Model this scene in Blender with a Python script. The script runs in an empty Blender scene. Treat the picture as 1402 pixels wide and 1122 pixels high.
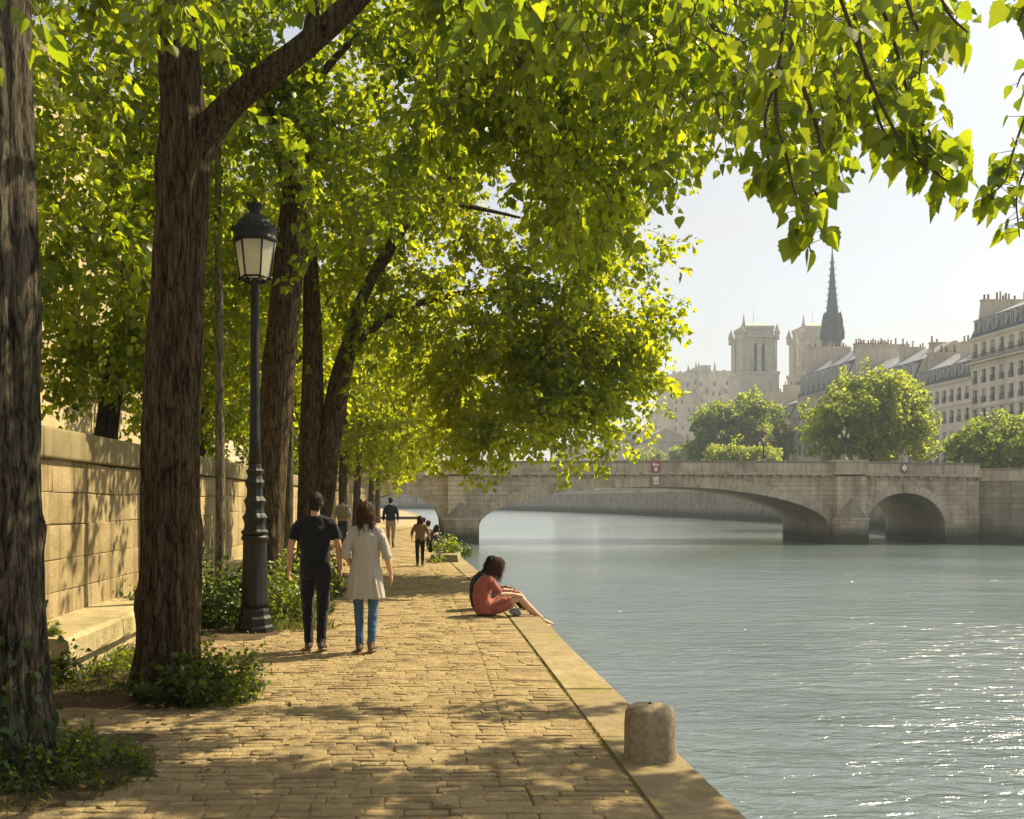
import bpy, bmesh, math, random
import numpy as np
from mathutils import Vector, Matrix, noise, Quaternion

random.seed(7)
RNG = np.random.default_rng(11)
sc = bpy.context.scene
COL = sc.collection
F, CX, HY, EYE = 1363.0, 575.0, 684.0, 1.69     # focal (px), vanishing point, eye height
WATER = -2.15
SUN_AZ, SUN_EL = math.radians(60), math.radians(45)   # azimuth from +Y towards +X
SUN = Vector((math.sin(SUN_AZ)*math.cos(SUN_EL), math.cos(SUN_AZ)*math.cos(SUN_EL), math.sin(SUN_EL)))

def P(px, py, d):
    return Vector(((px-CX)/F*d, d, EYE-(py-HY)/F*d))

# ------------------------------------------------------------------ objects
def tag(o, label=None, cat=None, group=None, kind=None):
    if label: o['label'] = label
    if cat: o['category'] = cat
    if group: o['group'] = group
    if kind: o['kind'] = kind
    return o

def thing(name, label, cat, loc=(0, 0, 0), rz=0.0, group=None):
    o = bpy.data.objects.new(name, None)
    o.empty_display_size = 0.2
    COL.objects.link(o)
    o.location = loc
    o.rotation_euler = (0, 0, rz)
    return tag(o, label, cat, group)

def copy_tree(o, parent=None):
    c = o.copy(); COL.objects.link(c)
    if parent is not None:
        c.parent = parent
    for ch in list(o.children):
        copy_tree(ch, c)
    return c

def link_mesh(name, me, mats, parent=None, smooth=False):
    o = bpy.data.objects.new(name, me)
    COL.objects.link(o)
    for m in (mats if isinstance(mats, (list, tuple)) else [mats]):
        me.materials.append(m)
    if smooth:
        me.polygons.foreach_set('use_smooth', [True]*len(me.polygons))
    if parent is not None:
        o.parent = parent
    return o

class MB:
    """collects shapes, links them as ONE mesh"""
    def __init__(s):
        s.v = []; s.f = []; s.m = []; s.sm = []
    def add(s, vs, fs, mat=0, smooth=False):
        b = len(s.v)
        s.v.extend([tuple(v) for v in vs])
        for f in fs:
            s.f.append([i+b for i in f]); s.m.append(mat); s.sm.append(smooth)
        return s
    def box(s, x0, x1, y0, y1, z0, z1, mat=0):
        vs = [(x, y, z) for z in (z0, z1) for y in (y0, y1) for x in (x0, x1)]
        return s.add(vs, [(0, 2, 3, 1), (4, 5, 7, 6), (0, 1, 5, 4), (2, 6, 7, 3), (0, 4, 6, 2), (1, 3, 7, 5)], mat)
    def hexa(s, vs, mat=0):       # 4 bottom (ccw) + 4 top
        return s.add(vs, [(3, 2, 1, 0), (4, 5, 6, 7), (0, 1, 5, 4), (1, 2, 6, 5), (2, 3, 7, 6), (3, 0, 4, 7)], mat)
    def tube(s, pts, rads, n=8, mat=0, smooth=True, caps=True, sides=None):
        pts = [Vector(p) for p in pts]
        rings = []
        ref = Vector((1, 0, 0)) if sides is None else Vector(sides)
        for i, p in enumerate(pts):
            t = (pts[min(i+1, len(pts)-1)] - pts[max(i-1, 0)])
            t = t.normalized() if t.length > 1e-9 else Vector((0, 0, 1))
            a = ref - t*ref.dot(t)
            if a.length < 1e-3:
                a = Vector((0, 1, 0)) - t*t.y
                if a.length < 1e-3: a = Vector((1, 0, 0))
            a.normalize(); b = t.cross(a)
            if sides is None: ref = a
            r = rads[i]
            rx, ry = r if isinstance(r, (tuple, list)) else (r, r)
            rings.append([p + a*(rx*math.cos(2*math.pi*k/n)) + b*(ry*math.sin(2*math.pi*k/n)) for k in range(n)])
        vs = [v for r in rings for v in r]
        fs = []
        for i in range(len(rings)-1):
            for k in range(n):
                k2 = (k+1) % n
                fs.append((i*n+k, i*n+k2, (i+1)*n+k2, (i+1)*n+k))
        if caps:
            fs.append(tuple(reversed(range(n)))); fs.append(tuple((len(rings)-1)*n+k for k in range(n)))
        return s.add(vs, fs, mat, smooth)
    def lathe(s, prof, n=24, c=(0, 0, 0), mat=0, smooth=True, flute=None, caps=True):
        vs = []; fs = []
        for (r, z) in prof:
            for k in range(n):
                a = 2*math.pi*k/n
                rr = r*(flute(a, z) if flute else 1)
                vs.append((c[0]+rr*math.cos(a), c[1]+rr*math.sin(a), c[2]+z))
        for i in range(len(prof)-1):
            for k in range(n):
                k2 = (k+1) % n
                fs.append((i*n+k, i*n+k2, (i+1)*n+k2, (i+1)*n+k))
        if caps:
            fs.append(tuple(reversed(range(n)))); fs.append(tuple((len(prof)-1)*n+k for k in range(n)))
        return s.add(vs, fs, mat, smooth)
    def prism(s, poly, z0, z1, mat=0):
        n = len(poly)
        vs = [(x, y, z0) for x, y in poly]+[(x, y, z1) for x, y in poly]
        fs = [tuple(reversed(range(n))), tuple(range(n, 2*n))]
        fs += [(i, (i+1) % n, n+(i+1) % n, n+i) for i in range(n)]
        return s.add(vs, fs, mat)
    def ball(s, c, r, nu=12, nv=8, mat=0):
        r = (r, r, r) if not isinstance(r, (tuple, list)) else r
        prof = [(max(1e-4, math.sin(math.pi*i/nv)), -math.cos(math.pi*i/nv)) for i in range(nv+1)]
        vs = []; fs = []
        for (q, z) in prof:
            for k in range(nu):
                a = 2*math.pi*k/nu
                vs.append((c[0]+r[0]*q*math.cos(a), c[1]+r[1]*q*math.sin(a), c[2]+r[2]*z))
        for i in range(nv):
            for k in range(nu):
                k2 = (k+1) % nu
                fs.append((i*nu+k, i*nu+k2, (i+1)*nu+k2, (i+1)*nu+k))
        return s.add(vs, fs, mat, True)
    def mesh(s, name):
        me = bpy.data.meshes.new(name)
        me.from_pydata(s.v, [], s.f)
        me.polygons.foreach_set('material_index', s.m)
        me.polygons.foreach_set('use_smooth', s.sm)
        me.update()
        return me
    def build(s, name, mats, parent=None):
        return link_mesh(name, s.mesh(name), mats, parent)

def catmull(pts, n=6):
    """points as tuples of any length"""
    p = [np.array(q, float) for q in pts]
    p = [2*p[0]-p[1]]+p+[2*p[-1]-p[-2]]
    out = []
    for i in range(1, len(p)-2):
        for k in range(n):
            t = k/n
            out.append(0.5*((2*p[i])+(-p[i-1]+p[i+1])*t+(2*p[i-1]-5*p[i]+4*p[i+1]-p[i+2])*t*t+(-p[i-1]+3*p[i]-3*p[i+1]+p[i+2])*t**3))
    out.append(p[-2])
    return out

# ------------------------------------------------------------------ materials
def rgb(r, g, b): return (r, g, b, 1.0)

class NT:
    def __init__(s, name):
        s.mat = bpy.data.materials.new(name); s.mat.use_nodes = True
        s.t = s.mat.node_tree; s.t.nodes.clear()
        s.out = s.n('ShaderNodeOutputMaterial')
    def n(s, typ, **kw):
        nd = s.t.nodes.new(typ)
        for k, v in kw.items(): setattr(nd, k, v)
        return nd
    def l(s, a, b): s.t.links.new(a, b)
    def val(s, sock, v):
        if hasattr(v, 'node'): s.l(v, sock)
        else: sock.default_value = v
    def coords(s, scale=(1, 1, 1), rot=(0, 0, 0), which='Object', loc=(0, 0, 0)):
        tc = s.n('ShaderNodeTexCoord'); mp = s.n('ShaderNodeMapping')
        mp.inputs['Scale'].default_value = scale; mp.inputs['Rotation'].default_value = rot; mp.inputs['Location'].default_value = loc
        s.l(tc.outputs[which], mp.inputs[0]); return mp.outputs[0]
    def noise(s, vec, scale=5, detail=6, rough=.6, dist=0.0):
        nd = s.n('ShaderNodeTexNoise')
        s.l(vec, nd.inputs['Vector'])
        nd.inputs['Scale'].default_value = scale; nd.inputs['Detail'].default_value = detail
        nd.inputs['Roughness'].default_value = rough; nd.inputs['Distortion'].default_value = dist
        return nd.outputs['Fac']
    def ramp(s, fac, stops):
        nd = s.n('ShaderNodeValToRGB'); s.l(fac, nd.inputs[0])
        e = nd.color_ramp.elements
        e[0].position, e[0].color = stops[0][0], stops[0][1]
        e[1].position, e[1].color = stops[1][0], stops[1][1]
        for p_, c in stops[2:]:
            x = e.new(p_); x.color = c
        return nd.outputs['Color']
    def mix(s, fac, a, b, mode='MIX'):
        nd = s.n('ShaderNodeMixRGB', blend_type=mode)
        s.val(nd.inputs[0], fac); s.val(nd.inputs[1], a); s.val(nd.inputs[2], b)
        return nd.outputs[0]
    def math(s, op, a, b=0.0):
        nd = s.n('ShaderNodeMath', operation=op)
        s.val(nd.inputs[0], a); s.val(nd.inputs[1], b)
        return nd.outputs[0]
    def bump(s, h, strength=.5, dist=.02, normal=None):
        nd = s.n('ShaderNodeBump'); s.l(h, nd.inputs['Height'])
        nd.inputs['Strength'].default_value = strength; nd.inputs['Distance'].default_value = dist
        if normal is not None: s.l(normal, nd.inputs['Normal'])
        return nd.outputs[0]
    def attr(s, name):
        return s.n('ShaderNodeAttribute', attribute_name=name).outputs['Fac']
    def island(s):
        return s.n('ShaderNodeNewGeometry').outputs['Random Per Island']
    def bsdf(s, col, rough=.8, normal=None, metal=0.0, spec=.3, **kw):
        b = s.n('ShaderNodeBsdfPrincipled')
        s.val(b.inputs['Base Color'], col); s.val(b.inputs['Roughness'], rough)
        b.inputs['Metallic'].default_value = metal
        b.inputs['Specular IOR Level'].default_value = spec
        for k, v in kw.items(): s.val(b.inputs[k], v)
        if normal is not None: s.l(normal, b.inputs['Normal'])
        return b.outputs[0]
    def finish(s, sh):
        s.l(sh, s.out.inputs['Surface']); return s.mat

def m_stone(name, c0, c1, scale=3, bump=.35, stain=None, streak=0.0, island=0.25, rough=.88, dist=.01, moss=None, mossz=None):
    """mottled stone; streak = vertical weather stains; moss tint where noise is high"""
    n = NT(name); co = n.coords()
    a = n.noise(co, scale, 8, .65)
    col = n.ramp(a, [(.3, rgb(*c0)), (.7, rgb(*c1))])
    if island:
        r = n.island()
        col = n.mix(n.math('MULTIPLY', r, island), col, n.mix(1, col, rgb(.45, .42, .38), 'MULTIPLY'))
    if stain:
        b = n.noise(co, scale*.22, 5, .7)
        f = n.ramp(b, [(.5, rgb(0, 0, 0)), (.68, rgb(1, 1, 1))])
        col = n.mix(n.math('MULTIPLY', f, .75), col, rgb(*stain))
    if streak:
        co2 = n.coords((2.2, 2.2, .12))
        b = n.noise(co2, 2.0, 5, .7)
        f = n.ramp(b, [(.48, rgb(0, 0, 0)), (.72, rgb(1, 1, 1))])
        col = n.mix(n.math('MULTIPLY', f, streak), col, n.mix(1, col, rgb(.30, .27, .22), 'MULTIPLY'))
    if moss:
        b = n.noise(co, 1.6, 6, .75)
        f = n.ramp(b, [(.52, rgb(0, 0, 0)), (.66, rgb(1, 1, 1))])
        col = n.mix(n.math('MULTIPLY', f, .8), col, rgb(*moss))
    if mossz:      # dark wet band up to a height (a tide mark: it belongs to the stone)
        z0, z1, mc = mossz
        g = n.n('ShaderNodeNewGeometry'); sx = n.n('ShaderNodeSeparateXYZ'); n.l(g.outputs['Position'], sx.inputs[0])
        h = n.math('ADD', sx.outputs['Z'], n.math('MULTIPLY', n.noise(n.coords((1, 1, .3)), .9, 4, .6), -.9))
        f = n.n('ShaderNodeMapRange'); n.l(h, f.inputs[0])
        f.inputs[1].default_value = z0; f.inputs[2].default_value = z1; f.inputs[3].default_value = 1; f.inputs[4].default_value = 0
        col = n.mix(f.outputs[0], col, rgb(*mc))
    h = n.math('ADD', n.noise(co, scale*7, 6, .7), n.math('MULTIPLY', n.noise(co, scale*1.7, 4, .6), 1.5))
    return n.finish(n.bsdf(col, rough, n.bump(h, bump, dist), spec=.2))

def m_masonry(name, c0, c1, mortar, bw, bh, axis='XZ', scale=.8, bump=.5, streak=.4, gap=.015, mossz=None, stain=None):
    n = NT(name)
    rot = (math.radians(90), 0, 0) if axis == 'XZ' else (math.radians(90), 0, math.radians(90))
    tc = n.n('ShaderNodeTexCoord'); sp = n.n('ShaderNodeSeparateXYZ'); cb = n.n('ShaderNodeCombineXYZ')
    n.l(tc.outputs['Object'], sp.inputs[0])
    u = sp.outputs['X'] if axis == 'XZ' else sp.outputs['Y']
    if axis == 'XY+':
        u = n.math('ADD', sp.outputs['X'], sp.outputs['Y'])
    wob = n.noise(n.coords(), 1.3, 3, .5)
    n.l(u, cb.inputs[0]); n.l(n.math('ADD', sp.outputs['Z'], n.math('MULTIPLY', wob, .06*bh)), cb.inputs[1])
    br = n.n('ShaderNodeTexBrick'); n.l(cb.outputs[0], br.inputs['Vector'])
    br.inputs['Scale'].default_value = 1; br.inputs['Brick Width'].default_value = bw; br.inputs['Row Height'].default_value = bh
    br.inputs['Mortar Size'].default_value = gap; br.inputs['Mortar Smooth'].default_value = .4; br.inputs['Bias'].default_value = 0
    br.inputs['Color1'].default_value = rgb(0, 0, 0); br.inputs['Color2'].default_value = rgb(1, 1, 1); br.inputs['Mortar'].default_value = rgb(.5, .5, .5)
    base = n.mix(br.outputs['Color'], rgb(*c0), rgb(*c1))
    mott = n.noise(n.coords(), scale, 8, .65)
    base = n.mix(n.ramp(mott, [(.35, rgb(.0, .0, .0)), (.7, rgb(.55, .55, .55))]), base, n.mix(1, base, rgb(.5, .46, .4), 'MULTIPLY'))
    base = n.mix(br.outputs['Fac'], base, rgb(*mortar))
    if streak:
        b = n.noise(n.coords((1.0, 1.0, .1)), .9, 6, .75)
        f = n.ramp(b, [(.46, rgb(0, 0, 0)), (.7, rgb(1, 1, 1))])
        base = n.mix(n.math('MULTIPLY', f, streak), base, n.mix(1, base, rgb(.32, .3, .26), 'MULTIPLY'))
    if stain:
        b = n.noise(n.coords((1.0, 1.0, .35)), .35, 5, .7)
        f = n.ramp(b, [(.5, rgb(0, 0, 0)), (.68, rgb(1, 1, 1))])
        base = n.mix(n.math('MULTIPLY', f, .6), base, rgb(*stain))
    if mossz:
        z0, z1, mc = mossz
        g = n.n('ShaderNodeNewGeometry'); sx = n.n('ShaderNodeSeparateXYZ'); n.l(g.outputs['Position'], sx.inputs[0])
        h = n.math('ADD', sx.outputs['Z'], n.math('MULTIPLY', n.noise(n.coords((1, 1, .2)), .5, 5, .65), -1.2))
        f = n.n('ShaderNodeMapRange'); n.l(h, f.inputs[0])
        f.inputs[1].default_value = z0; f.inputs[2].default_value = z1; f.inputs[3].default_value = 1; f.inputs[4].default_value = 0
        base = n.mix(f.outputs[0], base, rgb(*mc))
    h = n.math('SUBTRACT', n.math('MULTIPLY', n.noise(n.coords(), 6, 6, .7), .5), br.outputs['Fac'])
    return n.finish(n.bsdf(base, .9, n.bump(h, bump, .03), spec=.2))

def m_plain(name, col, rough=.6, metal=0.0, var=.15, scale=8, bump=.0, spec=.4, **kw):
    n = NT(name); co = n.coords()
    a = n.noise(co, scale, 5, .6)
    c = n.mix(n.ramp(a, [(.3, rgb(0, 0, 0)), (.75, rgb(1, 1, 1))]), rgb(*[x*(1-var) for x in col]), rgb(*[min(1, x*(1+var)) for x in col]))
    nm = n.bump(n.noise(co, scale*5, 4, .6), bump, .01) if bump else None
    return n.finish(n.bsdf(c, rough, nm, metal, spec, **kw))

def m_cloth(name, col, var=.12, weave=180, fold=.5):
    n = NT(name); co = n.coords()
    a = n.noise(co, 4, 5, .6)
    c = n.mix(n.ramp(a, [(.3, rgb(0, 0, 0)), (.75, rgb(1, 1, 1))]), rgb(*[x*(1-var) for x in col]), rgb(*[min(1, x*(1+var)) for x in col]))
    f = n.noise(n.coords((7, 7, 2.2)), 1.6, 3, .5, .8)
    w = n.noise(co, weave, 2, .5)
    nm = n.bump(w, .25, .002, n.bump(f, fold, .05))
    return n.finish(n.bsdf(c, .92, nm, spec=.15, **{'Sheen Weight': .15}))

def m_bark(name, c0, c1, sc_=1.0):
    n = NT(name)
    co = n.coords((21*sc_, 21*sc_, 3.2*sc_))
    v = n.noise(co, 1.6, 8, .7, .9)
    v2 = n.noise(n.coords((45*sc_, 45*sc_, 9*sc_)), 1.2, 6, .7, .4)
    vo = n.n('ShaderNodeTexVoronoi', feature='DISTANCE_TO_EDGE'); vo.inputs['Scale'].default_value = 1.0
    vm = n.n('ShaderNodeVectorMath', operation='ADD'); n.l(n.coords((17*sc_, 17*sc_, 1.9*sc_)), vm.inputs[0])
    wn = n.n('ShaderNodeTexNoise'); wn.inputs['Scale'].default_value = 3.0; n.l(n.coords((3, 3, 1.5)), wn.inputs['Vector']); n.l(wn.outputs['Color'], vm.inputs[1]); n.l(vm.outputs[0], vo.inputs['Vector'])
    ck = n.ramp(vo.outputs['Distance'], [(.0, rgb(0, 0, 0)), (.16, rgb(1, 1, 1))])
    h = n.math('ADD', n.math('ADD', n.math('MULTIPLY', v, .82), n.math('MULTIPLY', ck, .16)), n.math('MULTIPLY', v2, .5))
    col = n.ramp(h, [(.58, rgb(*[x*.16 for x in c0])), (.74, rgb(*c0)), (.90, rgb(*c1))])
    big = n.noise(n.coords((1, 1, .5)), 2.2, 4, .6)
    col = n.mix(n.ramp(big, [(.5, rgb(0, 0, 0)), (.75, rgb(.6, .6, .6))]), col, n.mix(1, col, rgb(.75, .95, .55), 'MULTIPLY'))
    return n.finish(n.bsdf(col, .95, n.bump(h, 1.0, .13), spec=.12))

def m_leaf(name, refl, trans, var=.35, gloss=.06, tw=.55):
    n = NT(name)
    t = n.attr('tint')
    lo = [x*(1-var) for x in refl]; hi = [x*(1+var) for x in refl]
    lo2 = [trans[0]*(1-var*1.0), trans[1]*(1-var*.75), trans[2]]; hi2 = [trans[0]*(1+var*.9), trans[1]*(1+var*.5), trans[2]*1.2]
    d = n.n('ShaderNodeBsdfDiffuse'); n.l(n.mix(t, rgb(*lo), rgb(*hi)), d.inputs['Color'])
    tr = n.n('ShaderNodeBsdfTranslucent'); n.l(n.mix(t, rgb(*lo2), rgb(*hi2)), tr.inputs['Color'])
    mx = n.n('ShaderNodeMixShader'); mx.inputs[0].default_value = tw
    n.l(d.outputs[0], mx.inputs[1]); n.l(tr.outputs[0], mx.inputs[2])
    g = n.n('ShaderNodeBsdfGlossy'); g.inputs['Roughness'].default_value = .38; g.inputs['Color'].default_value = rgb(.9, .95, .85)
    m2 = n.n('ShaderNodeMixShader'); m2.inputs[0].default_value = gloss
    n.l(mx.outputs[0], m2.inputs[1]); n.l(g.outputs[0], m2.inputs[2])
    return n.finish(m2.outputs[0])
# ------------------------------------------------------------------ camera, light, air
cam_d = bpy.data.cameras.new('camera'); cam = bpy.data.objects.new('camera', cam_d); COL.objects.link(cam)
cam.location = (0, 0, EYE); cam.rotation_euler = (math.radians(90), 0, 0)
cam_d.sensor_fit = 'HORIZONTAL'; cam_d.sensor_width = 36; cam_d.lens = F/1402*36
cam_d.shift_x = (701-CX)/1402; cam_d.shift_y = (HY-561)/1402
cam_d.clip_start = .05; cam_d.clip_end = 6000
cam_d.dof.use_dof = True; cam_d.dof.focus_distance = 13; cam_d.dof.aperture_fstop = 14
sc.camera = cam

w = bpy.data.worlds.new('World'); sc.world = w; w.use_nodes = True
nt = w.node_tree; bg = nt.nodes['Background']
sky = nt.nodes.new('ShaderNodeTexSky'); sky.sky_type = 'NISHITA'; sky.sun_disc = False
sky.sun_elevation = SUN_EL; sky.sun_rotation = SUN_AZ
sky.air_density = 1.0; sky.dust_density = 2.6; sky.ozone_density = 1.0; sky.altitude = 50
# thin high veil of cloud over the clear sky
tc = nt.nodes.new('ShaderNodeTexCoord'); mp = nt.nodes.new('ShaderNodeMapping'); mp.inputs['Scale'].default_value = (1.2, 1.2, 4.5)
nz = nt.nodes.new('ShaderNodeTexNoise'); nz.inputs['Scale'].default_value = 1.7; nz.inputs['Detail'].default_value = 7; nz.inputs['Roughness'].default_value = .55
rp = nt.nodes.new('ShaderNodeValToRGB'); rp.color_ramp.elements[0].position = .33; rp.color_ramp.elements[1].position = .72
rp.color_ramp.elements[0].color = (.45, .45, .45, 1); rp.color_ramp.elements[1].color = (.97, .97, .97, 1)
sz = nt.nodes.new('ShaderNodeSeparateXYZ'); el = nt.nodes.new('ShaderNodeMapRange'); ml = nt.nodes.new('ShaderNodeMath'); ml.operation = 'MULTIPLY'
el.inputs[1].default_value = .12; el.inputs[2].default_value = .75; el.inputs[3].default_value = 1.0; el.inputs[4].default_value = .6      # the veil thins overhead
mx = nt.nodes.new('ShaderNodeMixRGB'); mx.inputs[2].default_value = (5.2, 5.05, 4.7, 1)
for a, b in ((tc.outputs['Generated'], mp.inputs[0]), (mp.outputs[0], nz.inputs['Vector']), (nz.outputs['Fac'], rp.inputs[0]), (rp.outputs[0], ml.inputs[0]), (tc.outputs['Generated'], sz.inputs[0]), (sz.outputs['Z'], el.inputs[0]), (el.outputs[0], ml.inputs[1]), (ml.outputs[0], mx.inputs[0]), (sky.outputs[0], mx.inputs[1]), (mx.outputs[0], bg.inputs['Color'])):
    nt.links.new(a, b)
bg.inputs['Strength'].default_value = .08

sd = bpy.data.lights.new('sun', 'SUN'); so = bpy.data.objects.new('sun', sd); COL.objects.link(so)
sd.energy = 5.0; sd.angle = math.radians(.4); sd.color = (1, .83, .53)
so.rotation_euler = (-SUN).to_track_quat('-Z', 'Y').to_euler()
so.location = SUN*60

sc.view_settings.view_transform = 'Standard'; sc.view_settings.look = 'None'; sc.view_settings.gamma = 1
sc.view_settings.exposure = 1.0
sc.render.engine = 'CYCLES'
cy = sc.cycles
cy.use_denoising = True; cy.denoiser = 'OPENIMAGEDENOISE'
cy.max_bounces = 10; cy.diffuse_bounces = 5; cy.glossy_bounces = 3; cy.transmission_bounces = 9; cy.transparent_max_bounces = 8; cy.volume_bounces = 0
cy.use_adaptive_sampling = True; cy.adaptive_threshold = .01
cy.sample_clamp_indirect = 6

# ------------------------------------------------------------------ edges of the banks
EDGE = [(-30, 1.75), (0, 1.71), (14, 1.72), (18.5, 1.60), (23.5, 1.37), (31, 1.12), (41, .78), (60, .5), (87, .30), (102, .1), (140, -1.5), (200, -9), (300, -40), (420, -150), (560, -420)]
def edge_x(y):
    for (a, xa), (b, xb) in zip(EDGE, EDGE[1:]):
        if y <= b:
            t = (y-a)/(b-a)
            return xa+(xb-xa)*t
    return EDGE[-1][1]
def inner_x(y): return edge_x(y)-.44
RB = [(-40, 118), (0, 92), (40, 71), (70, 66), (85, 56), (87.2, 51), (88.2, 49.1), (101, 50.5), (103, 53), (130, 60.0), (166, 61), (220, 58), (280, 50), (340, 38), (400, 8), (470, -60), (600, -420)]
def land(pts, far, z0, z1, name, mat):
    mb = MB()
    mb.prism(pts+far, z0, z1)
    return tag(mb.build(name, mat), kind='structure')

M = {}
M['quay_side'] = m_masonry('quay_side', (.26, .22, .15), (.36, .31, .22), (.12, .1, .07), 1.1, .45, 'XY+', mossz=(-2.0, -1.2, (.03, .04, .02)))
M['ground'] = m_stone('ground', (.20, .17, .12), (.28, .24, .17), 1.2, .3)
M['street'] = m_stone('street', (.12, .11, .10), (.17, .16, .14), .8, .3)
# one sheet under everything, out to the horizon
g = MB(); g.add([(-5000, -300, -4.5), (5000, -300, -4.5), (5000, 5500, -4.5), (-5000, 5500, -4.5)], [(0, 1, 2, 3)])
tag(g.build('ground', M['ground']), kind='structure')
# left bank: the quay and the street above it
qp = [(x, y) for y, x in EDGE]
mb = MB(); mb.prism([(qp[0][0]-0, qp[0][1])]+qp[1:]+[(-1400, 560), (-1400, -30)], -4.4, -.035)
tag(mb.build('quay', M['quay_side']), kind='structure')
mb = MB(); mb.prism([(-4.3, -30), (-4.3, 87.7), (-9.5, 130), (-17, 200), (-48, 300), (-158, 420), (-428, 560), (-1400, 560), (-1400, -30)], -.03, 1.35)
tag(mb.build('upper_street', M['street']), kind='structure')
# right bank
mb = MB(); mb.prism([(x, y) for y, x in RB]+[(-420, 2500), (2500, 2500), (2500, -40)], -4.4, 3.3)
tag(mb.build('right_bank', M['street']), kind='structure')
# far hills
hb = MB(); pts = []
N = 60
vs = []; fs = []
for i in range(N+1):
    x = -1500+3600*i/N
    h = 12+34*noise.noise(Vector((x*.0019, 3.1, 0)))+14*noise.noise(Vector((x*.008, 7.1, 0)))
    for j, (dy, k) in enumerate(((0, 0), (60, .8), (160, 1), (320, .9), (500, 0))):
        vs.append((x, 1150+dy, -4+(h+26)*k))
for i in range(N):
    for j in range(4):
        a = i*5+j; fs.append((a, a+5, a+6, a+1))
hb.add(vs, fs, 0, True)
tag(hb.build('hills', m_stone('hill_green', (.04, .06, .03), (.09, .10, .05), .02, .1, island=0)), kind='structure')

# river ------------------------------------------------------------------
def m_water():
    n = NT('river_water')
    tcn = n.n('ShaderNodeTexCoord')
    def layer(sx, sy, scale, det, dist=.6, rot=0):
        mpn = n.n('ShaderNodeMapping'); mpn.inputs['Scale'].default_value = (sx, sy, 1); mpn.inputs['Rotation'].default_value = (0, 0, rot)
        n.l(tcn.outputs['Object'], mpn.inputs[0])
        return n.noise(mpn.outputs[0], scale, det, .55, dist)
    big = layer(.35, 1.0, .55, 3, .8, .10)
    mid = layer(.5, 1.25, 1.9, 4, 1.0, -.16)
    fine = layer(.6, 1.3, 7.0, 4, .6, .05)
    patch = layer(.5, 1, .055, 3, .3)           # wind patches: calmer and rougher water
    pk = n.ramp(patch, [(.36, rgb(.35, .35, .35)), (.62, rgb(1, 1, 1))])
    h = n.math('ADD', n.math('MULTIPLY', big, .55), n.math('ADD', n.math('MULTIPLY', mid, .42), n.math('MULTIPLY', fine, .09)))
    # calmer water in the lee of the bridge
    sy_ = n.n('ShaderNodeSeparateXYZ'); n.l(tcn.outputs['Object'], sy_.inputs[0])
    cm = n.n('ShaderNodeMapRange'); n.l(sy_.outputs['Y'], cm.inputs[0])
    cm.inputs[1].default_value = 36; cm.inputs[2].default_value = 80; cm.inputs[3].default_value = 1; cm.inputs[4].default_value = .34
    h = n.math('MULTIPLY', n.math('MULTIPLY', h, pk), cm.outputs[0])
    nm = n.bump(h, 1.0, .35)
    sd_ = n.noise(n.coords((.1, .1, .1)), 1, 3, .5)
    col = n.ramp(sd_, [(.3, rgb(.075, .112, .120)), (.7, rgb(.118, .155, .165))])
    b = n.bsdf(col, .14, nm, spec=.8, IOR=1.75)
    return n.finish(b)
wm = MB(); wm.add([(-1500, -60, WATER), (1500, -60, WATER), (1500, 1000, WATER), (-1500, 1000, WATER)], [(0, 1, 2, 3)])
tag(wm.build('river', m_water()), kind='structure')

# paving ------------------------------------------------------------------
def block_field(rows, place, bevel=.02, h=.02, gap=.008, jit=.004, dome=.003, seed=3, ugap=None, jz=0.0, tilt=1.0):
    """rows: iterable of (v0, v1, [u edges]); place(u, v, w) -> xyz; pillow-topped blocks in one mesh"""
    rr = random.Random(seed); mb = MB()
    for (v0, v1, us) in rows:
        for u0, u1 in zip(us, us[1:]):
            if u1-u0 < gap*3: continue
            j = lambda: rr.uniform(-jit, jit)
            dz = rr.uniform(-.5, .5)*h*.55; tx, ty = rr.uniform(-1, 1)*h*.25, rr.uniform(-1, 1)*h*.25*tilt; ug = gap if ugap is None else ugap
            c = [(u0+ug/2+j(), v0+gap/2+j()), (u1-ug/2+j(), v0+gap/2+j()), (u1-ug/2+j(), v1-gap/2+j()), (u0+ug/2+j(), v1-gap/2+j())]
            mu, mv = (u0+u1)/2, (v0+v1)/2
            b = min(bevel, (u1-u0)*.3, (v1-v0)*.3)
            # 8-gon rings for rounded corners
            def ring(ins, cut, w_):
                out = []
                for k in range(4):
                    p0 = c[k-1]; p1 = c[k]; p2 = c[(k+1) % 4]
                    def mv_(p, q, d):
                        L = math.hypot(q[0]-p[0], q[1]-p[1]) or 1
                        return (p[0]+(q[0]-p[0])/L*d, p[1]+(q[1]-p[1])/L*d)
                    ic = (p1[0]+(ins if p1[0] < mu else -ins), p1[1]+(ins if p1[1] < mv else -ins))
                    for q in (mv_(ic, p0, cut), mv_(ic, p2, cut)):
                        su = (q[0]-mu)/(u1-u0); sv = (q[1]-mv)/(v1-v0)
                        out.append(place(q[0], q[1], w_+dz+tx*su*2+ty*sv*2+rr.uniform(-jz, jz) if w_ > -.9 else -.03))
                return out
            r0 = ring(0, b*.8, -.99); r1 = ring(0, b*.8, -b*.55); r2 = ring(b*.45, b*.8, -b*.12); r3 = ring(b*1.25, b*.8, 0)
            ce = place(mu, mv, dz+dome)
            fs = []
            for k in range(8):
                k2 = (k+1) % 8
                for q in range(3):
                    fs.append((q*8+k, q*8+k2, (q+1)*8+k2, (q+1)*8+k))
                fs.append((24+k, 24+k2, 32))
            mb.add(r0+r1+r2+r3+[ce], fs, 0, True)
    return mb

def split_row(u0, u1, lo, hi, rr):
    us = [u0+rr.uniform(-hi, 0)]
    while us[-1] < u1-lo*.7:
        us.append(us[-1]+rr.uniform(lo, hi))
    us[0] = u0; us[-1] = u1
    return us

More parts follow.
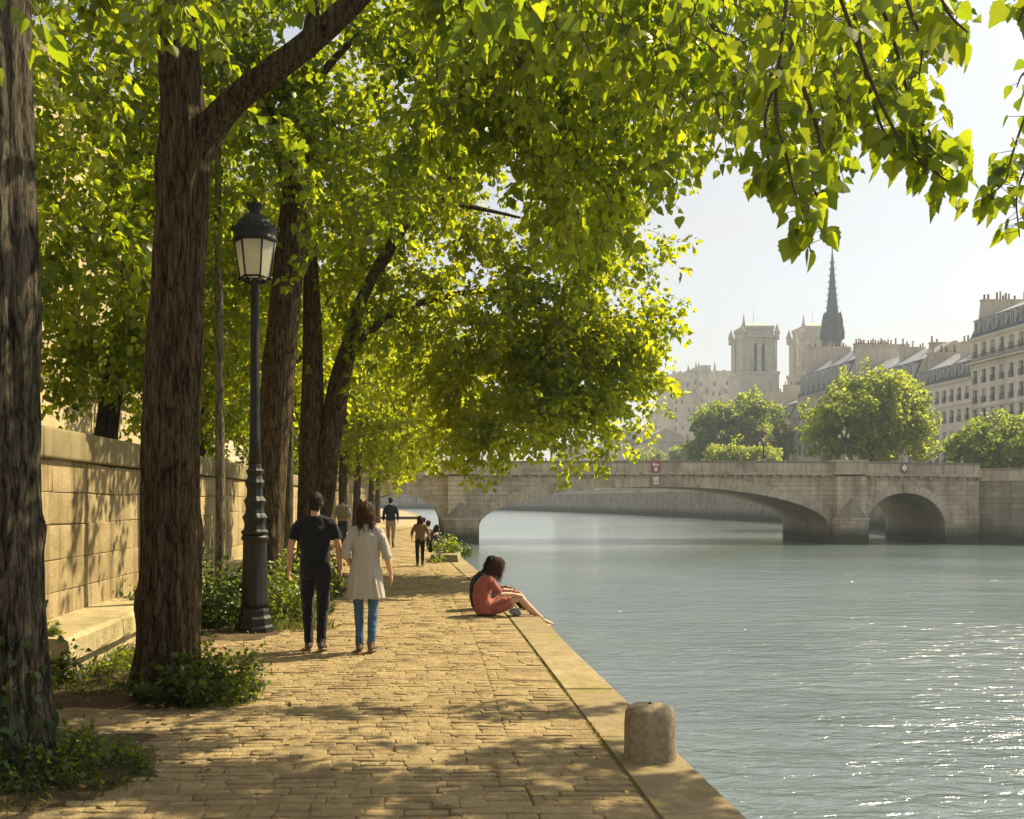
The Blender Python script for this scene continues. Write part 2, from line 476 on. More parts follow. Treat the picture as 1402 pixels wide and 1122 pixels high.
M['setts'] = m_stone('setts', (.32, .238, .118), (.51, .40, .215), 9, 1.0, stain=(.22, .165, .09), island=.42, dist=.022)
M['mortar'] = m_stone('mortar', (.13, .10, .055), (.22, .17, .09), 7, .6, island=0)
rr = random.Random(5)
rows = []; y = 2.2
while y < 62:
    d = rr.uniform(.075, .125) if y < 26 else rr.uniform(.13, .19)
    rx = inner_x(y+d/2)-.012
    # a regular border strip by the kerb, then irregular setts
    bx = rx-.62+.02*math.sin(y*.7)
    us = split_row(-3.9, bx, *((.12, .34) if y < 26 else (.25, .5)), rr)
    if y < 24:
        us += split_row(bx+.012, rx, .24, .40, rr)[1:] if rr.random() < .5 else split_row(bx+.012, rx, .30, .36, rr)[1:]
    else:
        us += [bx+.33, rx]
    rows.append((y, y+d, us)); y += d
def pl_path(u, v, w_):
    # gentle unevenness and skew of the courses
    v2 = v+.05*math.sin(u*.9+v*.13)+.03*noise.noise(Vector((u*.8, v*.8, 1.7)))
    return (u, v2, w_+.012*noise.noise(Vector((u*.9, v*.9, .3)))-.004)
pv = block_field(rows, pl_path, bevel=.012, h=.012, gap=.009, jit=.008, dome=.001, ugap=.001, jz=.0022, tilt=2.2)
tag(pv.build('path', [M['setts']]), kind='structure')
mb = MB()
ys = [2.0-32+i for i in range(0, 90)]
vs = []; fs = []
for yy in ys: vs += [(-4.2, yy, -.017), (inner_x(yy)+.02, yy, -.017)]
for i in range(len(ys)-1): fs.append((2*i, 2*i+1, 2*i+3, 2*i+2))
mb.add(vs, fs)
tag(mb.build('path_joints', M['mortar']), kind='structure')
mb = MB(); ys = [58+2*i for i in range(0, 70)]; vs = []; fs = []
for yy in ys: vs += [(-4.2-max(0, (yy-88)*.12), yy, -.012), (inner_x(yy), yy, -.012)]
for i in range(len(ys)-1): fs.append((2*i, 2*i+1, 2*i+3, 2*i+2))
mb.add(vs, fs)
tag(mb.build('far_path', m_stone('far_setts', (.32, .255, .16), (.44, .36, .23), 4, .3, island=0)), kind='structure')

# kerb: long coping slabs along the water
M['kerb'] = m_stone('kerb_stone', (.25, .20, .115), (.41, .33, .20), 5, .9, stain=(.24, .19, .105), island=.55, moss=(.21, .19, .035))
mb = MB(); y = -12.0; rk = random.Random(9)
while y < 200:
    L = rk.uniform(1.3, 2.1) if y < 60 else 6
    a, b = y+.011, y+L-.011
    up = .0 if y < 22 else (.0 if y > 33 else .0)
    dz = rk.uniform(-.004, .006)
    def cr(yy, s): return edge_x(yy) if s else inner_x(yy)+.014
    ch = .025
    prof = [(0, -.4), (0, -ch*.4), (ch*.4, 0), (1-ch, 0), (1, -ch), (1.0, -.42)]
    vs = []
    for yy in (a, a+.012, b-.012, b):
        e = .006 if yy in (a, b) else 0
        x0, x1 = cr(yy, 0), cr(yy, 1)+.03+rk.uniform(-.012, .012)
        for (t, z) in prof:
            xx = x0+(x1-x0)*min(1, t if t < .5 else 1-(1-t)/(x1-x0))
            vs.append((xx, yy, z+dz-(e if z > -.3 else 0)))
    n_ = len(prof)
    fs = [(i*n_+k, i*n_+k+1, (i+1)*n_+k+1, (i+1)*n_+k) for i in range(3) for k in range(n_-1)]
    fs += [tuple(range(n_)), tuple(reversed(range(3*n_, 4*n_)))]
    mb.add(vs, fs); y += L
tag(mb.build('kerb', M['kerb']), kind='structure')
# ------------------------------------------------------------------ the wall along the quay
M['wall'] = m_stone('wall_limestone', (.34, .265, .14), (.50, .41, .235), 1.6, .8, stain=(.22, .175, .09), streak=1.0, island=.5, dist=.025)
M['wall_cap'] = m_stone('wall_cap', (.20, .17, .09), (.31, .26, .145), 2.2, .5, stain=(.16, .145, .08), streak=.5, island=.3)
M['wall_core'] = m_stone('wall_core', (.15, .12, .07), (.22, .18, .11), 4, .4, island=0)
WX = -3.9
qw = thing('quay_wall', 'long sunlit limestone retaining wall with a stone ledge at its foot beside the path', 'wall', (WX, 9, 0))
ox, oy = WX, 9
rr = random.Random(21); rows = []; z = 0.0
hs = [.33, .36, .35, .37, .34, .36]
for h in hs:
    rows.append((z, z+h, split_row(1.0, 72, .8, 1.7, rr))); z += h
def pl_wall(u, v, w_):
    return (w_+.015*noise.noise(Vector((u*.7, v*.9, 4))), u-oy, v+.012*math.sin(u*1.3)+.02*noise.noise(Vector((u*.4, v, 9))))
block_field(rows, pl_wall, bevel=.012, h=.012, gap=.005, jit=.007, dome=.003, seed=8, ugap=.002, jz=.003).build('wall', M['wall'], qw)
mb = MB(); mb.box(-.42, -.02, -40, 64, -.3, 2.10); mb.build('core', M['wall_core'], qw)
rows = [(2.115, 2.45, split_row(1.0, 72, 1.4, 2.2, rr))]
cp = block_field(rows, lambda u, v, w_: (w_+.07, u-oy, v), bevel=.03, h=.008, gap=.008, jit=.003, dome=.001, seed=4)
cp.box(-.5, .045, -40, 63.2, 2.118, 2.445)
cp.build('wall_cap', M['wall_cap'], qw)
# ledge
lb = MB(); rl = random.Random(3); y = 9.1
while y < 30:
    L = rl.uniform(1.5, 2.2); a, b = y-oy+.005, y+L-oy-.005
    d = rl.uniform(-.02, .02)
    for (x0, x1, z0, z1, c) in ((.0, .70+d, .20, .43, .04), (.0, .60, -.05, .198, .0)):
        N = 9
        vs = []
        for i in range(N+1):
            yy = a+(b-a)*i/N
            wob = lambda s: .02*noise.noise(Vector((yy*2.3, z1*3, s)))
            e = .02 if i in (0, N) else 0
            for (x, zz) in ((x0, z0), (x1-c*.3+wob(1), z0), (x1+wob(2), z0+.03), (x1+wob(3)-e, z1-c), (x1-c+wob(4)-e, z1-e), (x0, z1+wob(5)*.3)):
                vs.append((x, yy, zz))
        fs = [(i*6+k, i*6+(k+1) % 6, (i+1)*6+(k+1) % 6, (i+1)*6+k) for i in range(N) for k in range(6)]
        fs += [tuple(range(5, -1, -1)), tuple(range(N*6, N*6+6))]
        lb.add(vs, fs, 0)
    y += L
lb.build('ledge', m_stone('ledge_stone', (.36, .30, .17), (.52, .43, .26), 3, .7, stain=(.23, .21, .1), island=.2, moss=(.19, .19, .06), dist=.02), qw)

# ------------------------------------------------------------------ bollard
M['bollard'] = m_stone('bollard_granite', (.25, .20, .12), (.50, .42, .28), 22, 1.0, stain=(.19, .15, .085), streak=.35, island=0, dist=.012)
bp = P(890, 1037, 6.53)
bo = thing('bollard', 'short round-topped stone bollard on the kerb at the water edge', 'bollard', (bp.x, bp.y, 0))
r0 = .165; pr = [(r0*1.03, -.02), (r0*1.02, .04), (r0, .1), (r0*1.0, .18), (r0*.99, .25), (r0*.955, .293), (r0*.87, .323), (r0*.7, .339), (r0*.4, .348), (r0*.12, .35)]
pr = [tuple(q) for q in catmull(pr, 3)]
mb = MB(); mb.lathe(pr, 40, flute=lambda a, z: 1+.018*noise.noise(Vector((math.cos(a)*2, math.sin(a)*2, z*6)))+.008*noise.noise(Vector((math.cos(a)*9, math.sin(a)*9, z*30))))
mb.build('post', M['bollard'], bo)
mb = MB(); mb.lathe([(.012, .342), (.012, .357), (.004, .362)], 8); mb.build('iron_pin', m_plain('rust', (.08, .05, .03), .8), bo)

# ------------------------------------------------------------------ street lamp
M['iron'] = m_plain('dark_iron', (.007, .010, .009), .5, .0, .3, 14, .25, .4)
M['lampglass'] = None
n = NT('lamp_glass')
d = n.n('ShaderNodeBsdfDiffuse'); d.inputs[0].default_value = rgb(.72, .68, .52)
t = n.n('ShaderNodeBsdfTranslucent'); t.inputs[0].default_value = rgb(.80, .76, .58)
gl = n.n('ShaderNodeBsdfGlossy'); gl.inputs['Roughness'].default_value = .12
mxx = n.n('ShaderNodeMixShader'); mxx.inputs[0].default_value = .62; n.l(d.outputs[0], mxx.inputs[1]); n.l(t.outputs[0], mxx.inputs[2])
mx2 = n.n('ShaderNodeMixShader'); mx2.inputs[0].default_value = .08; n.l(mxx.outputs[0], mx2.inputs[1]); n.l(gl.outputs[0], mx2.inputs[2])
M['lampglass'] = n.finish(mx2.outputs[0])
lp = P(349, 866, 12.66)
lamp = thing('street_lamp', 'tall black cast-iron street lamp with a glazed lantern among shrubs by the wall', 'street lamp', (lp.x, lp.y, 0))
S = 12.66/F           # metres per photo pixel there
def zz(py): return (866-py)*S
flut = lambda n_, a_: (lambda a, z: 1+a_*math.cos(n_*a))
mb = MB()
octo = [(25, 866), (25, 858), (23, 855), (23, 846), (20, 842), (20, 836), (18.5, 832)]
mb.lathe([(r*S, zz(p)) for r, p in octo], 8, smooth=False)
pan = [(18, 832), (17.2, 824), (17, 815), (15.5, 745), (16, 741), (18.5, 739), (18.8, 736), (17, 733)]
mb.lathe([(r*S, zz(p)) for r, p in pan], 64, flute=lambda a, z: 1+.05*math.copysign(abs(math.cos(4*a))**.5, math.cos(4*a)) if z < zz(742) else 1)
base_o = mb.build('base', M['iron'], lamp)
mb = MB()
col = [(16, 733), (18, 731), (18.5, 728), (15, 725), (14, 718), (15.5, 712), (17, 709), (15.5, 706), (13, 703), (12, 696), (13.5, 690), (15, 686), (13, 683), (11, 680), (10.5, 670), (12.5, 664), (13, 661), (11, 657), (9.5, 652), (11, 648), (12, 645), (9, 642), (8, 636)]
mb.lathe([(r*S, zz(p)) for r, p in col], 40, smooth=False, flute=lambda a, z: 1+.035*math.cos(10*a))
sh = [(8, 636), (6.9, 600), (6.3, 520), (5.8, 440), (5.4, 405), (8, 403), (8, 399), (5.5, 396), (5, 392), (7, 389), (7, 386), (4, 383)]
mb.lathe([(r*S, zz(p)) for r, p in sh], 40, flute=lambda a, z: 1+.05*math.cos(12*a) if z < zz(410) else 1)
mb.build('column', M['iron'], lamp)
# lantern: six-sided, wider at the top
lant = thing('lantern', None, None); lant.parent = lamp
NS = 6; zb, zt = zz(381), zz(332); rb_, rt_ = 20.0*S, 28.0*S; a0 = math.radians(0)
def cor(k, r, z): a = a0+2*math.pi*k/NS; return (r*math.cos(a), r*math.sin(a), z)
for k in range(NS):
    g_ = MB(); g_.add([cor(k, rb_*.985, zb), cor(k+1, rb_*.985, zb), cor(k+1, rt_*.985, zt), cor(k, rt_*.985, zt)], [(0, 1, 2, 3)])
    g_.build('glass_pane', M['lampglass'], lant)
fr = MB()
for k in range(NS):
    fr.tube([cor(k, rb_, zb-.02), cor(k, rt_, zt+.01)], [.011, .013], 6)
    fr.tube([cor(k, rb_, zb), cor(k+1, rb_, zb)], [.013]*2, 6); fr.tube([cor(k, rt_, zt), cor(k+1, rt_, zt)], [.013]*2, 6)
    fr.tube([cor(k, rb_*.94, zb-4*S), cor(k+1, rb_*.94, zb-4*S)], [.009]*2, 6)
    fr.tube([cor(k, rb_, zb), cor(k, 5*S, zz(390))], [.012, .012], 6)
    fr.ball(cor(k, rb_*1.08, zb-1*S), .024, 8, 6)
fr.build('frame', M['iron'], lant)
rf = MB()
rf.lathe([(28.5*S, zz(332)), (30.5*S, zz(331)), (30.5*S, zz(328)), (28.8*S, zz(327)), (29.5*S, zz(320)), (31*S, zz(317)), (31*S, zz(315)), (28*S, zz(313))], 36)
rf.lathe([(27*S, zz(314)), (25.5*S, zz(309)), (22*S, zz(303)), (17*S, zz(298)), (11*S, zz(294.5)), (8*S, zz(292)), (7.5*S, zz(290)), (10*S, zz(286)), (12*S, zz(282)), (12.2*S, zz(280.5)), (7*S, zz(279)), (3*S, zz(277)), (3.5*S, zz(275)), (1*S, zz(272))], 36)
for k in range(12):
    a = 2*math.pi*k/12
    rf.tube([(31*S*math.cos(a), 31*S*math.sin(a), zz(316)), (33*S*math.cos(a), 33*S*math.sin(a), zz(311))], [.018, .004], 5)
for k in range(8):
    a = 2*math.pi*k/8
    rf.tube([(11*S*math.cos(a), 11*S*math.sin(a), zz(282)), (13.5*S*math.cos(a), 13.5*S*math.sin(a), zz(278))], [.014, .004], 5)
rf.build('hood', M['iron'], lant)

# ------------------------------------------------------------------ bridge
BY, BY2 = 87.6, 98.8; K = BY/F
def bx(px): return (px-CX)*K
def bz(py): return EYE-(py-HY)*K
M['bridge'] = m_masonry('bridge_masonry', (.54, .455, .33), (.68, .58, .435), (.34, .28, .205), 1.15, .42, 'XZ', .5, .8, .75, .022, mossz=(-2.1, -.9, (.07, .075, .045)), stain=(.25, .205, .145))
M['bridge_trim'] = m_stone('bridge_trim', (.48, .41, .30), (.66, .57, .43), .9, .5, stain=(.19, .16, .115), streak=.7, island=.3, mossz=(-2.1, -1.2, (.07, .075, .045)))
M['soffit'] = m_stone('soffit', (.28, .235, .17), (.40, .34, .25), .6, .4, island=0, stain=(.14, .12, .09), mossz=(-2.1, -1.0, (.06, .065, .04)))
M['lead'] = m_stone('cap_slab', (.20, .175, .135), (.30, .26, .20), 1.2, .3, island=0)
br = thing('stone_bridge', 'grey-beige stone bridge with one wide arch between two smaller arches across the river', 'bridge', (20, 93, WATER))
off = Vector((20, 93, WATER))
def L(x, y, z): return (x-off.x, y-off.y, z-off.z)
ARCH = [(-1.9, 3.75, -.62, 2.2, .5), (20.6, 15.4, -.55, 2.82, .58), (42.72, 3.5, -.75, 2.27, .5)]
def camber(x): return .26*(1-min(1, ((x-20)/30)**2))-.02
def under(x, grow=0.0):
    for (c, h, zs, zc, e) in ARCH:
        t = (x-c)/(h+grow)
        if abs(t) < 1: return zs+(zc+grow-zs)*max(0, 1-abs(t)**(2.2 if h > 5 else 2))**e
    return -4.4
xs = sorted(set([-16.0, 49.2]+[c+s*h*math.sin(math.pi/2*i/40) for (c, h, *_r) in ARCH for s in (-1, 1) for i in range(41)]+[i*1.0 for i in range(-15, 49)]))
TOPZ = 3.62
mb = MB()
for x0, x1 in zip(xs, xs[1:]):
    if x1-x0 < 1e-6: continue
    xm = (x0+x1)/2; op = under(xm) > -4
    b0 = under(x0+1e-6) if op else -4.4; b1 = under(x1-1e-6) if op else -4.4
    if op:
        if b0 < -4: b0 = [zs for (c, h, zs, *_r) in ARCH if abs(xm-c) < h][0]
        if b1 < -4: b1 = [zs for (c, h, zs, *_r) in ARCH if abs(xm-c) < h][0]
    t0, t1 = TOPZ+camber(x0), TOPZ+camber(x1)
    mb.add([L(x0, BY, b0), L(x1, BY, b1), L(x1, BY, t1), L(x0, BY, t0)], [(0, 1, 2, 3)], 0)
    mb.add([L(x0, BY2, b0), L(x1, BY2, b1), L(x1, BY2, t1), L(x0, BY2, t0)], [(3, 2, 1, 0)], 0)
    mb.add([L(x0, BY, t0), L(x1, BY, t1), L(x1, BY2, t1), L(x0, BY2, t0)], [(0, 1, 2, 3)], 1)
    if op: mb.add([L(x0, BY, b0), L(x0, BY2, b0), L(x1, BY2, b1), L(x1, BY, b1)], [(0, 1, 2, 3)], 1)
for (c, h, zs, zc, e) in ARCH:
    for s in (-1, 1):
        x = c+s*h
        v = [L(x, BY, -4.4), L(x, BY2, -4.4), L(x, BY2, zs), L(x, BY, zs)]
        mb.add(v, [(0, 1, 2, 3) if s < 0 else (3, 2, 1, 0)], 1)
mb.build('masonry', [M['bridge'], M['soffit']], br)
# arch rings of single voussoirs
for (c, h, zs, zc, e) in ARCH:
    mb = MB(); th = 1.0 if h > 5 else .72; n_ = 61 if h > 5 else 23
    ex = 2.2 if h > 5 else 2
    def pt(u, g_):       # u in -1..1 along the ring
        a = math.pi*(u+1)/2
        t = -math.cos(a)
        x = c+(h+g_)*t
        z = zs+(zc+g_-zs)*max(0, 1-abs(t)**ex)**e
        return x, z
    # equal arc length
    us = [i/800*2-1 for i in range(801)]; ac = [0]
    for a_, b_ in zip(us, us[1:]):
        p, q = pt(a_, 0), pt(b_, 0); ac.append(ac[-1]+math.hypot(q[0]-p[0], q[1]-p[1]))
    at = lambda s_: us[min(range(801), key=lambda i: abs(ac[i]-s_))]
    for i in range(n_):
        s0, s1 = ac[-1]*i/n_+.012, ac[-1]*(i+1)/n_-.012
        u0, u1 = at(s0), at(s1)
        key = i == n_//2
        g_ = th*(1.0 if not key else 1.12); pr_ = .05 if not key else .16
        q = [pt(u0, -.02), pt(u1, -.02), pt(u1, g_), pt(u0, g_)]
        mb.hexa([L(x, BY-pr_, z) for x, z in q]+[L(x, BY+.05, z) for x, z in q])
    mb.build('arch_ring', M['bridge_trim'], br)
# piers with pointed cutwaters and sloping caps
for (xa, xb, xc0, xc1, apex) in ((2.06, 5.1, 2.45, 4.6, bz(686)), (36.1, 39.1, 36.35, 38.85, bz(681))):
    mb = MB(); xm = (xa+xb)/2; pz = -.12
    mb.prism([L(x, y, 0)[:2] for x, y in ((xa, BY+.1), (xa, BY-.9), (xm-.5, BY-1.9), (xm+.5, BY-1.9), (xb, BY-.9), (xb, BY+.1))], -4.4-WATER, pz-WATER, 0)
    mb.prism([L(x, y, 0)[:2] for x, y in ((xa-.12, BY+.1), (xa-.12, BY-.95), (xm-.55, BY-2.02), (xm+.55, BY-2.02), (xb+.12, BY-.95), (xb+.12, BY+.1))], pz-WATER, pz+.2-WATER, 1)
    pl = [(xa+.1, BY+.1), (xa+.1, BY-.85), (xm-.4, BY-1.75), (xm+.4, BY-1.75), (xb-.1, BY-.85), (xb-.1, BY+.1)]
    vs = [L(x, y, pz+.2) for x, y in pl]+[L(xm, BY-.83, apex)]
    mb.add(vs, [(i, i+1, 6) for i in range(5)], 2)
    mb.build('pier', [M['bridge'], M['bridge_trim'], M['lead']], br)
    mb = MB(); mb.hexa([L(x, y, z) for z in (pz+.2, TOPZ+.1) for x, y in ((xc0, BY-.85), (xc1, BY-.85), (xc1, BY+.1), (xc0, BY+.1))], 0)
    mb.build('pilaster', M['bridge'], br)
    mb = MB()
    for (e_, z0, z1, m_) in ((.30, TOPZ+.1, TOPZ+.32, 0), (.12, TOPZ+.32, bz(636), 0), (.22, bz(636), bz(636)+.2, 0)):
        mb.hexa([L(x, y, z) for z in (z0+camber(xm), z1+camber(xm)) for x, y in ((xc0-e_, BY-.85-e_), (xc1+e_, BY-.85-e_), (xc1+e_, BY+.6), (xc0-e_, BY+.6))], m_)
    mb.build('pier_block', M['bridge_trim'], br)
# cornice, brackets, parapets
def band(z0, z1, y0, y1, mat, name, xl=-16, xr=49.2):
    mb = MB(); xs2 = [xl+(xr-xl)*i/44 for i in range(45)]
    for a, b in zip(xs2, xs2[1:]):
        a += .008; b -= .008
        mb.hexa([L(a, y0, z0+camber(a)), L(b, y0, z0+camber(b)), L(b, y1, z0+camber(b)), L(a, y1, z0+camber(a)), L(a, y0, z1+camber(a)), L(b, y0, z1+camber(b)), L(b, y1, z1+camber(b)), L(a, y1, z1+camber(a))])
    mb.build(name, mat, br)
band(TOPZ+.012, TOPZ+.26, BY-.38, BY2+.38, M['bridge_trim'], 'cornice')
band(TOPZ+.27, TOPZ+1.08, BY-.12, BY+.28, M['bridge_trim'], 'parapet')
band(TOPZ+1.09, TOPZ+1.24, BY-.2, BY+.36, M['lead'], 'parapet_coping')
band(TOPZ+.27, TOPZ+1.1, BY2-.28, BY2+.12, M['bridge_trim'], 'parapet')
mb = MB(); mb.hexa([(a, b, c_) for c_, yb in ((-.28, -.12), (.008, -.3)) for a, b in ((0, yb), (.34, yb), (.34, .05), (0, .05))])
bk = mb.mesh('bracket'); bk.materials.append(M['bridge_trim']); x = -15.5
while x < 49:
    o = bpy.data.objects.new('bracket', bk); COL.objects.link(o); o.parent = br; o.location = L(x, BY, TOPZ+camber(x)); x += .86

# lamps on the bridge
def bridge_lamp(px, label, y=BY+.1):
    b = thing('bridge_lamp', label, 'street lamp', (bx(px), y, TOPZ+1.3), group='iron lamps on the bridge')
    mb = MB(); mb.box(-.5, .5, -.4, .4, -.02, .18); mb.lathe([(.42, .18), (.36, .3), (.22, .5), (.17, .62), (.2, .7), (.12, .78)], 12); mb.build('base', M['lead'], b)
    mb = MB(); mb.lathe([(.13, .75), (.10, 1.0), (.13, 1.05), (.08, 1.1), (.07, 2.0), (.11, 2.05), (.06, 2.1), (.05, 2.5)], 12)
    for s in (-1, 1): mb.tube([(0, 0, 2.05), (s*.25, 0, 2.02), (s*.38, 0, 2.18)], [.035]*3, 6)
    mb.build('column', M['iron'], b)
    for (x, z, s) in ((0, 2.5, 1.2), (-.38, 2.18, .9), (.38, 2.18, .9)):
        mb = MB(); mb.lathe([(.06*s, 0), (.15*s, .3*s), (.17*s, .32*s)], 6, (x, 0, z), 0, False)
        mb.lathe([(.18*s, .32*s), (.12*s, .43*s), (.04*s, .47*s), (.05*s, .53*s), (.01, .6*s)], 8, (x, 0, z), 1)
        mb.build('lantern', [M['lampglass'], M['iron']], b)
bridge_lamp(1156, 'three-lantern iron lamp on the bridge pier between the wide arch and the far small arch')
bridge_lamp(625, 'three-lantern iron lamp on the bridge pier beside the path, half behind leaves')
bridge_lamp(1105, 'slim iron lamp on the far parapet of the bridge, before the dark ornate house', BY2-.1)
# river traffic signs
M['red'] = m_plain('sign_red', (.36, .06, .09), .6); M['white'] = m_plain('sign_white', (.78, .74, .72), .5)
def diamond(mb, cx, cz, r, y0, y1, mat): mb.hexa([(cx, y, cz-r) if k == 0 else (cx+r*.8, y, cz) if k == 1 else (cx, y, cz+r) if k == 2 else (cx-r*.8, y, cz) for y in (y0, y1) for k in range(4)], mat)
s1 = thing('navigation_sign', 'red board with white diamonds over the crown of the wide arch', 'sign', (bx(896), BY-.42, bz(640)), group='river signs on the bridge parapet')
mb = MB(); mb.box(-.36, .36, -.03, .03, -.5, .5, 0); mb.build('board', M['red'], s1)
mb = MB(); diamond(mb, -.13, .22, .2, -.036, -.05, 0); diamond(mb, .16, .2, .16, -.036, -.05, 0); diamond(mb, .02, -.2, .24, -.036, -.05, 0); mb.build('diamond_mark', M['white'], s1)
mb = MB(); mb.tube([(0, .02, -.1), (0, .35, -.1)], [.03]*2, 6); mb.build('bracket', M['iron'], s1)
s2 = thing('navigation_sign', 'white diamond with a red border on the parapet above the far small arch', 'sign', (bx(1236), BY-.3, bz(641)), group='river signs on the bridge parapet')
mb = MB(); diamond(mb, 0, 0, .48, .03, -.0, 0); mb.build('board', M['red'], s2)
mb = MB(); diamond(mb, 0, 0, .33, -.004, -.02, 0); mb.build('diamond_mark', M['white'], s2)
mb = MB(); mb.tube([(0, .02, -.1), (0, .25, -.1)], [.03]*2, 6); mb.build('bracket', M['iron'], s2)
s3 = thing('signal_lantern', 'small pale signal lantern fixed to the keystone of the wide arch', 'lantern', (bx(897), BY-.2, bz(659)))
mb = MB(); mb.box(-.2, .2, -.2, .03, -.3, .28); mb.box(-.26, .26, -.26, .03, .28, .36); mb.build('housing', M['white'], s3)
mb = MB(); mb.lathe([(.09, 0), (.09, .05), (.03, .08)], 10, (0, -.21, -.05)); mb.build('lens', M['red'], s3)

# ------------------------------------------------------------------ embankment walls of the far bank
M['embank'] = m_masonry('embank_masonry', (.34, .29, .21), (.46, .40, .30), (.15, .125, .095), 1.3, .5, 'XY+', .4, .5, .7, .02, mossz=(-2.1, -.6, (.06, .065, .04)), stain=(.19, .165, .12))
def embank(pts, label):
    e = thing('embankment_wall', label, 'wall', (pts[0][0], pts[0][1], WATER), group='river walls of the far bank')
    o = Vector((pts[0][0], pts[0][1], WATER))
    def strip(name, inn, outn, z0, z1, mat):
        mb = MB(); vs = []; m_ = len(pts)
        for i, (x, y) in enumerate(pts):
            a = Vector(pts[max(0, i-1)]); b = Vector(pts[min(m_-1, i+1)]); t = (b-a).normalized(); nx = Vector((-t.y, t.x))   # towards the water
            for d, z in ((outn, z0), (outn, z1), (inn, z1), (inn, z0)):
                q = Vector((x, y))+nx*d; vs.append((q.x-o.x, q.y-o.y, z-o.z))
        fs = [(i*4+k, i*4+(k+1) % 4, (i+1)*4+(k+1) % 4, (i+1)*4+k) for i in range(m_-1) for k in range(4)]+[(3, 2, 1, 0), tuple(range(4*m_-4, 4*m_))]
        mb.add(vs, fs); mb.build(name, mat, e)
    strip('wall', -.1, .06, -4.4, 3.3, M['embank'])
    strip('string_course', -.1, .2, 3.31, 3.55, M['bridge_trim'])
    strip('parapet', -.5, .0, 3.56, 4.25, M['bridge_trim'])
    strip('coping', -.58, .08, 4.26, 4.42, M['lead'])
embank([(x, y) for y, x in RB if y < 88.3], 'stained stone river wall running from the bridge end towards the viewer on the far bank')
embank([(x, y) for y, x in RB if 102 < y < 480], 'pale stone river wall seen through the wide arch, beyond the bridge')
# ------------------------------------------------------------------ houses of the far bank
M['cream'] = m_stone('cream_stone', (.68, .61, .48), (.79, .72, .59), .5, .2, stain=(.48, .43, .34), streak=.35, island=0)
M['cream2'] = m_stone('worn_stone', (.54, .475, .37), (.68, .61, .48), .6, .3, stain=(.24, .21, .17), streak=.5, island=0)
M['plaster'] = m_stone('party_wall', (.50, .43, .34), (.60, .53, .43), .5, .2, stain=(.30, .255, .2), streak=.5, island=0)
M['slate'] = m_stone('slate', (.055, .065, .075), (.10, .11, .125), 3, .3, island=0, rough=.6)
M['zinc'] = m_stone('zinc', (.26, .28, .31), (.36, .38, .41), 1.0, .2, island=0, rough=.55, stain=(.18, .19, .2), streak=.4)
M['terracotta'] = m_stone('chimney_pot', (.30, .16, .09), (.40, .23, .14), 3, .2, island=.5)
M['glass'] = m_plain('window_glass', (.035, .04, .045), .12, 0, .3, 1.5, 0, .6)
M['winframe'] = m_plain('window_frame', (.55, .53, .48), .6)
M['rail'] = m_plain('iron_rail', (.025, .035, .035), .5)
M['awning'] = m_plain('awning', (.16, .09, .05), .8)

M['curtain'] = m_plain('curtain', (.50, .47, .41), .9)
def window_mesh(w_, h_, rail=True, name='window', var=0):
    """in the plane x=0 facing -x, centred in y, sill at z=0"""
    mb = MB()
    mb.box(.0, .03, -w_/2, w_/2, 0, h_, 0)
    for y in (-w_/2+.04, 0, w_/2-.04): mb.box(-.045, -.002, y-.04, y+.04, 0.002, h_-.002, 1)
    for z in (.04, h_*.72, h_-.05): mb.box(-.04, -.004, -w_/2+.002, w_/2-.002, z-.035, z+.035, 1)
    if var in (1, 3): mb.box(-.012, -.002, -w_/2+.1, -w_/2+w_*(.22 if var == 1 else .46), .1, h_-.1, 3)
    if var in (1, 2): mb.box(-.012, -.002, w_/2-w_*(.22 if var == 1 else .4), w_/2-.1, .1, h_-.1, 3)
    if var == 4: mb.box(-.06, -.05, -w_/2+.01, w_/2-.01, h_*.45, h_-.01, 3)
    if rail:
        mb.box(-.42, -.39, -w_/2-.06, w_/2+.06, .92, .97, 2); mb.box(-.42, -.39, -w_/2-.06, w_/2+.06, .06, .1, 2)
        k = 9
        for i in range(k+1):
            y = -w_/2-.06+(w_+.12)*i/k; mb.box(-.415, -.395, y-.014, y+.014, .1, .92, 2)
    return mb.mesh(name)
WMESH = {}
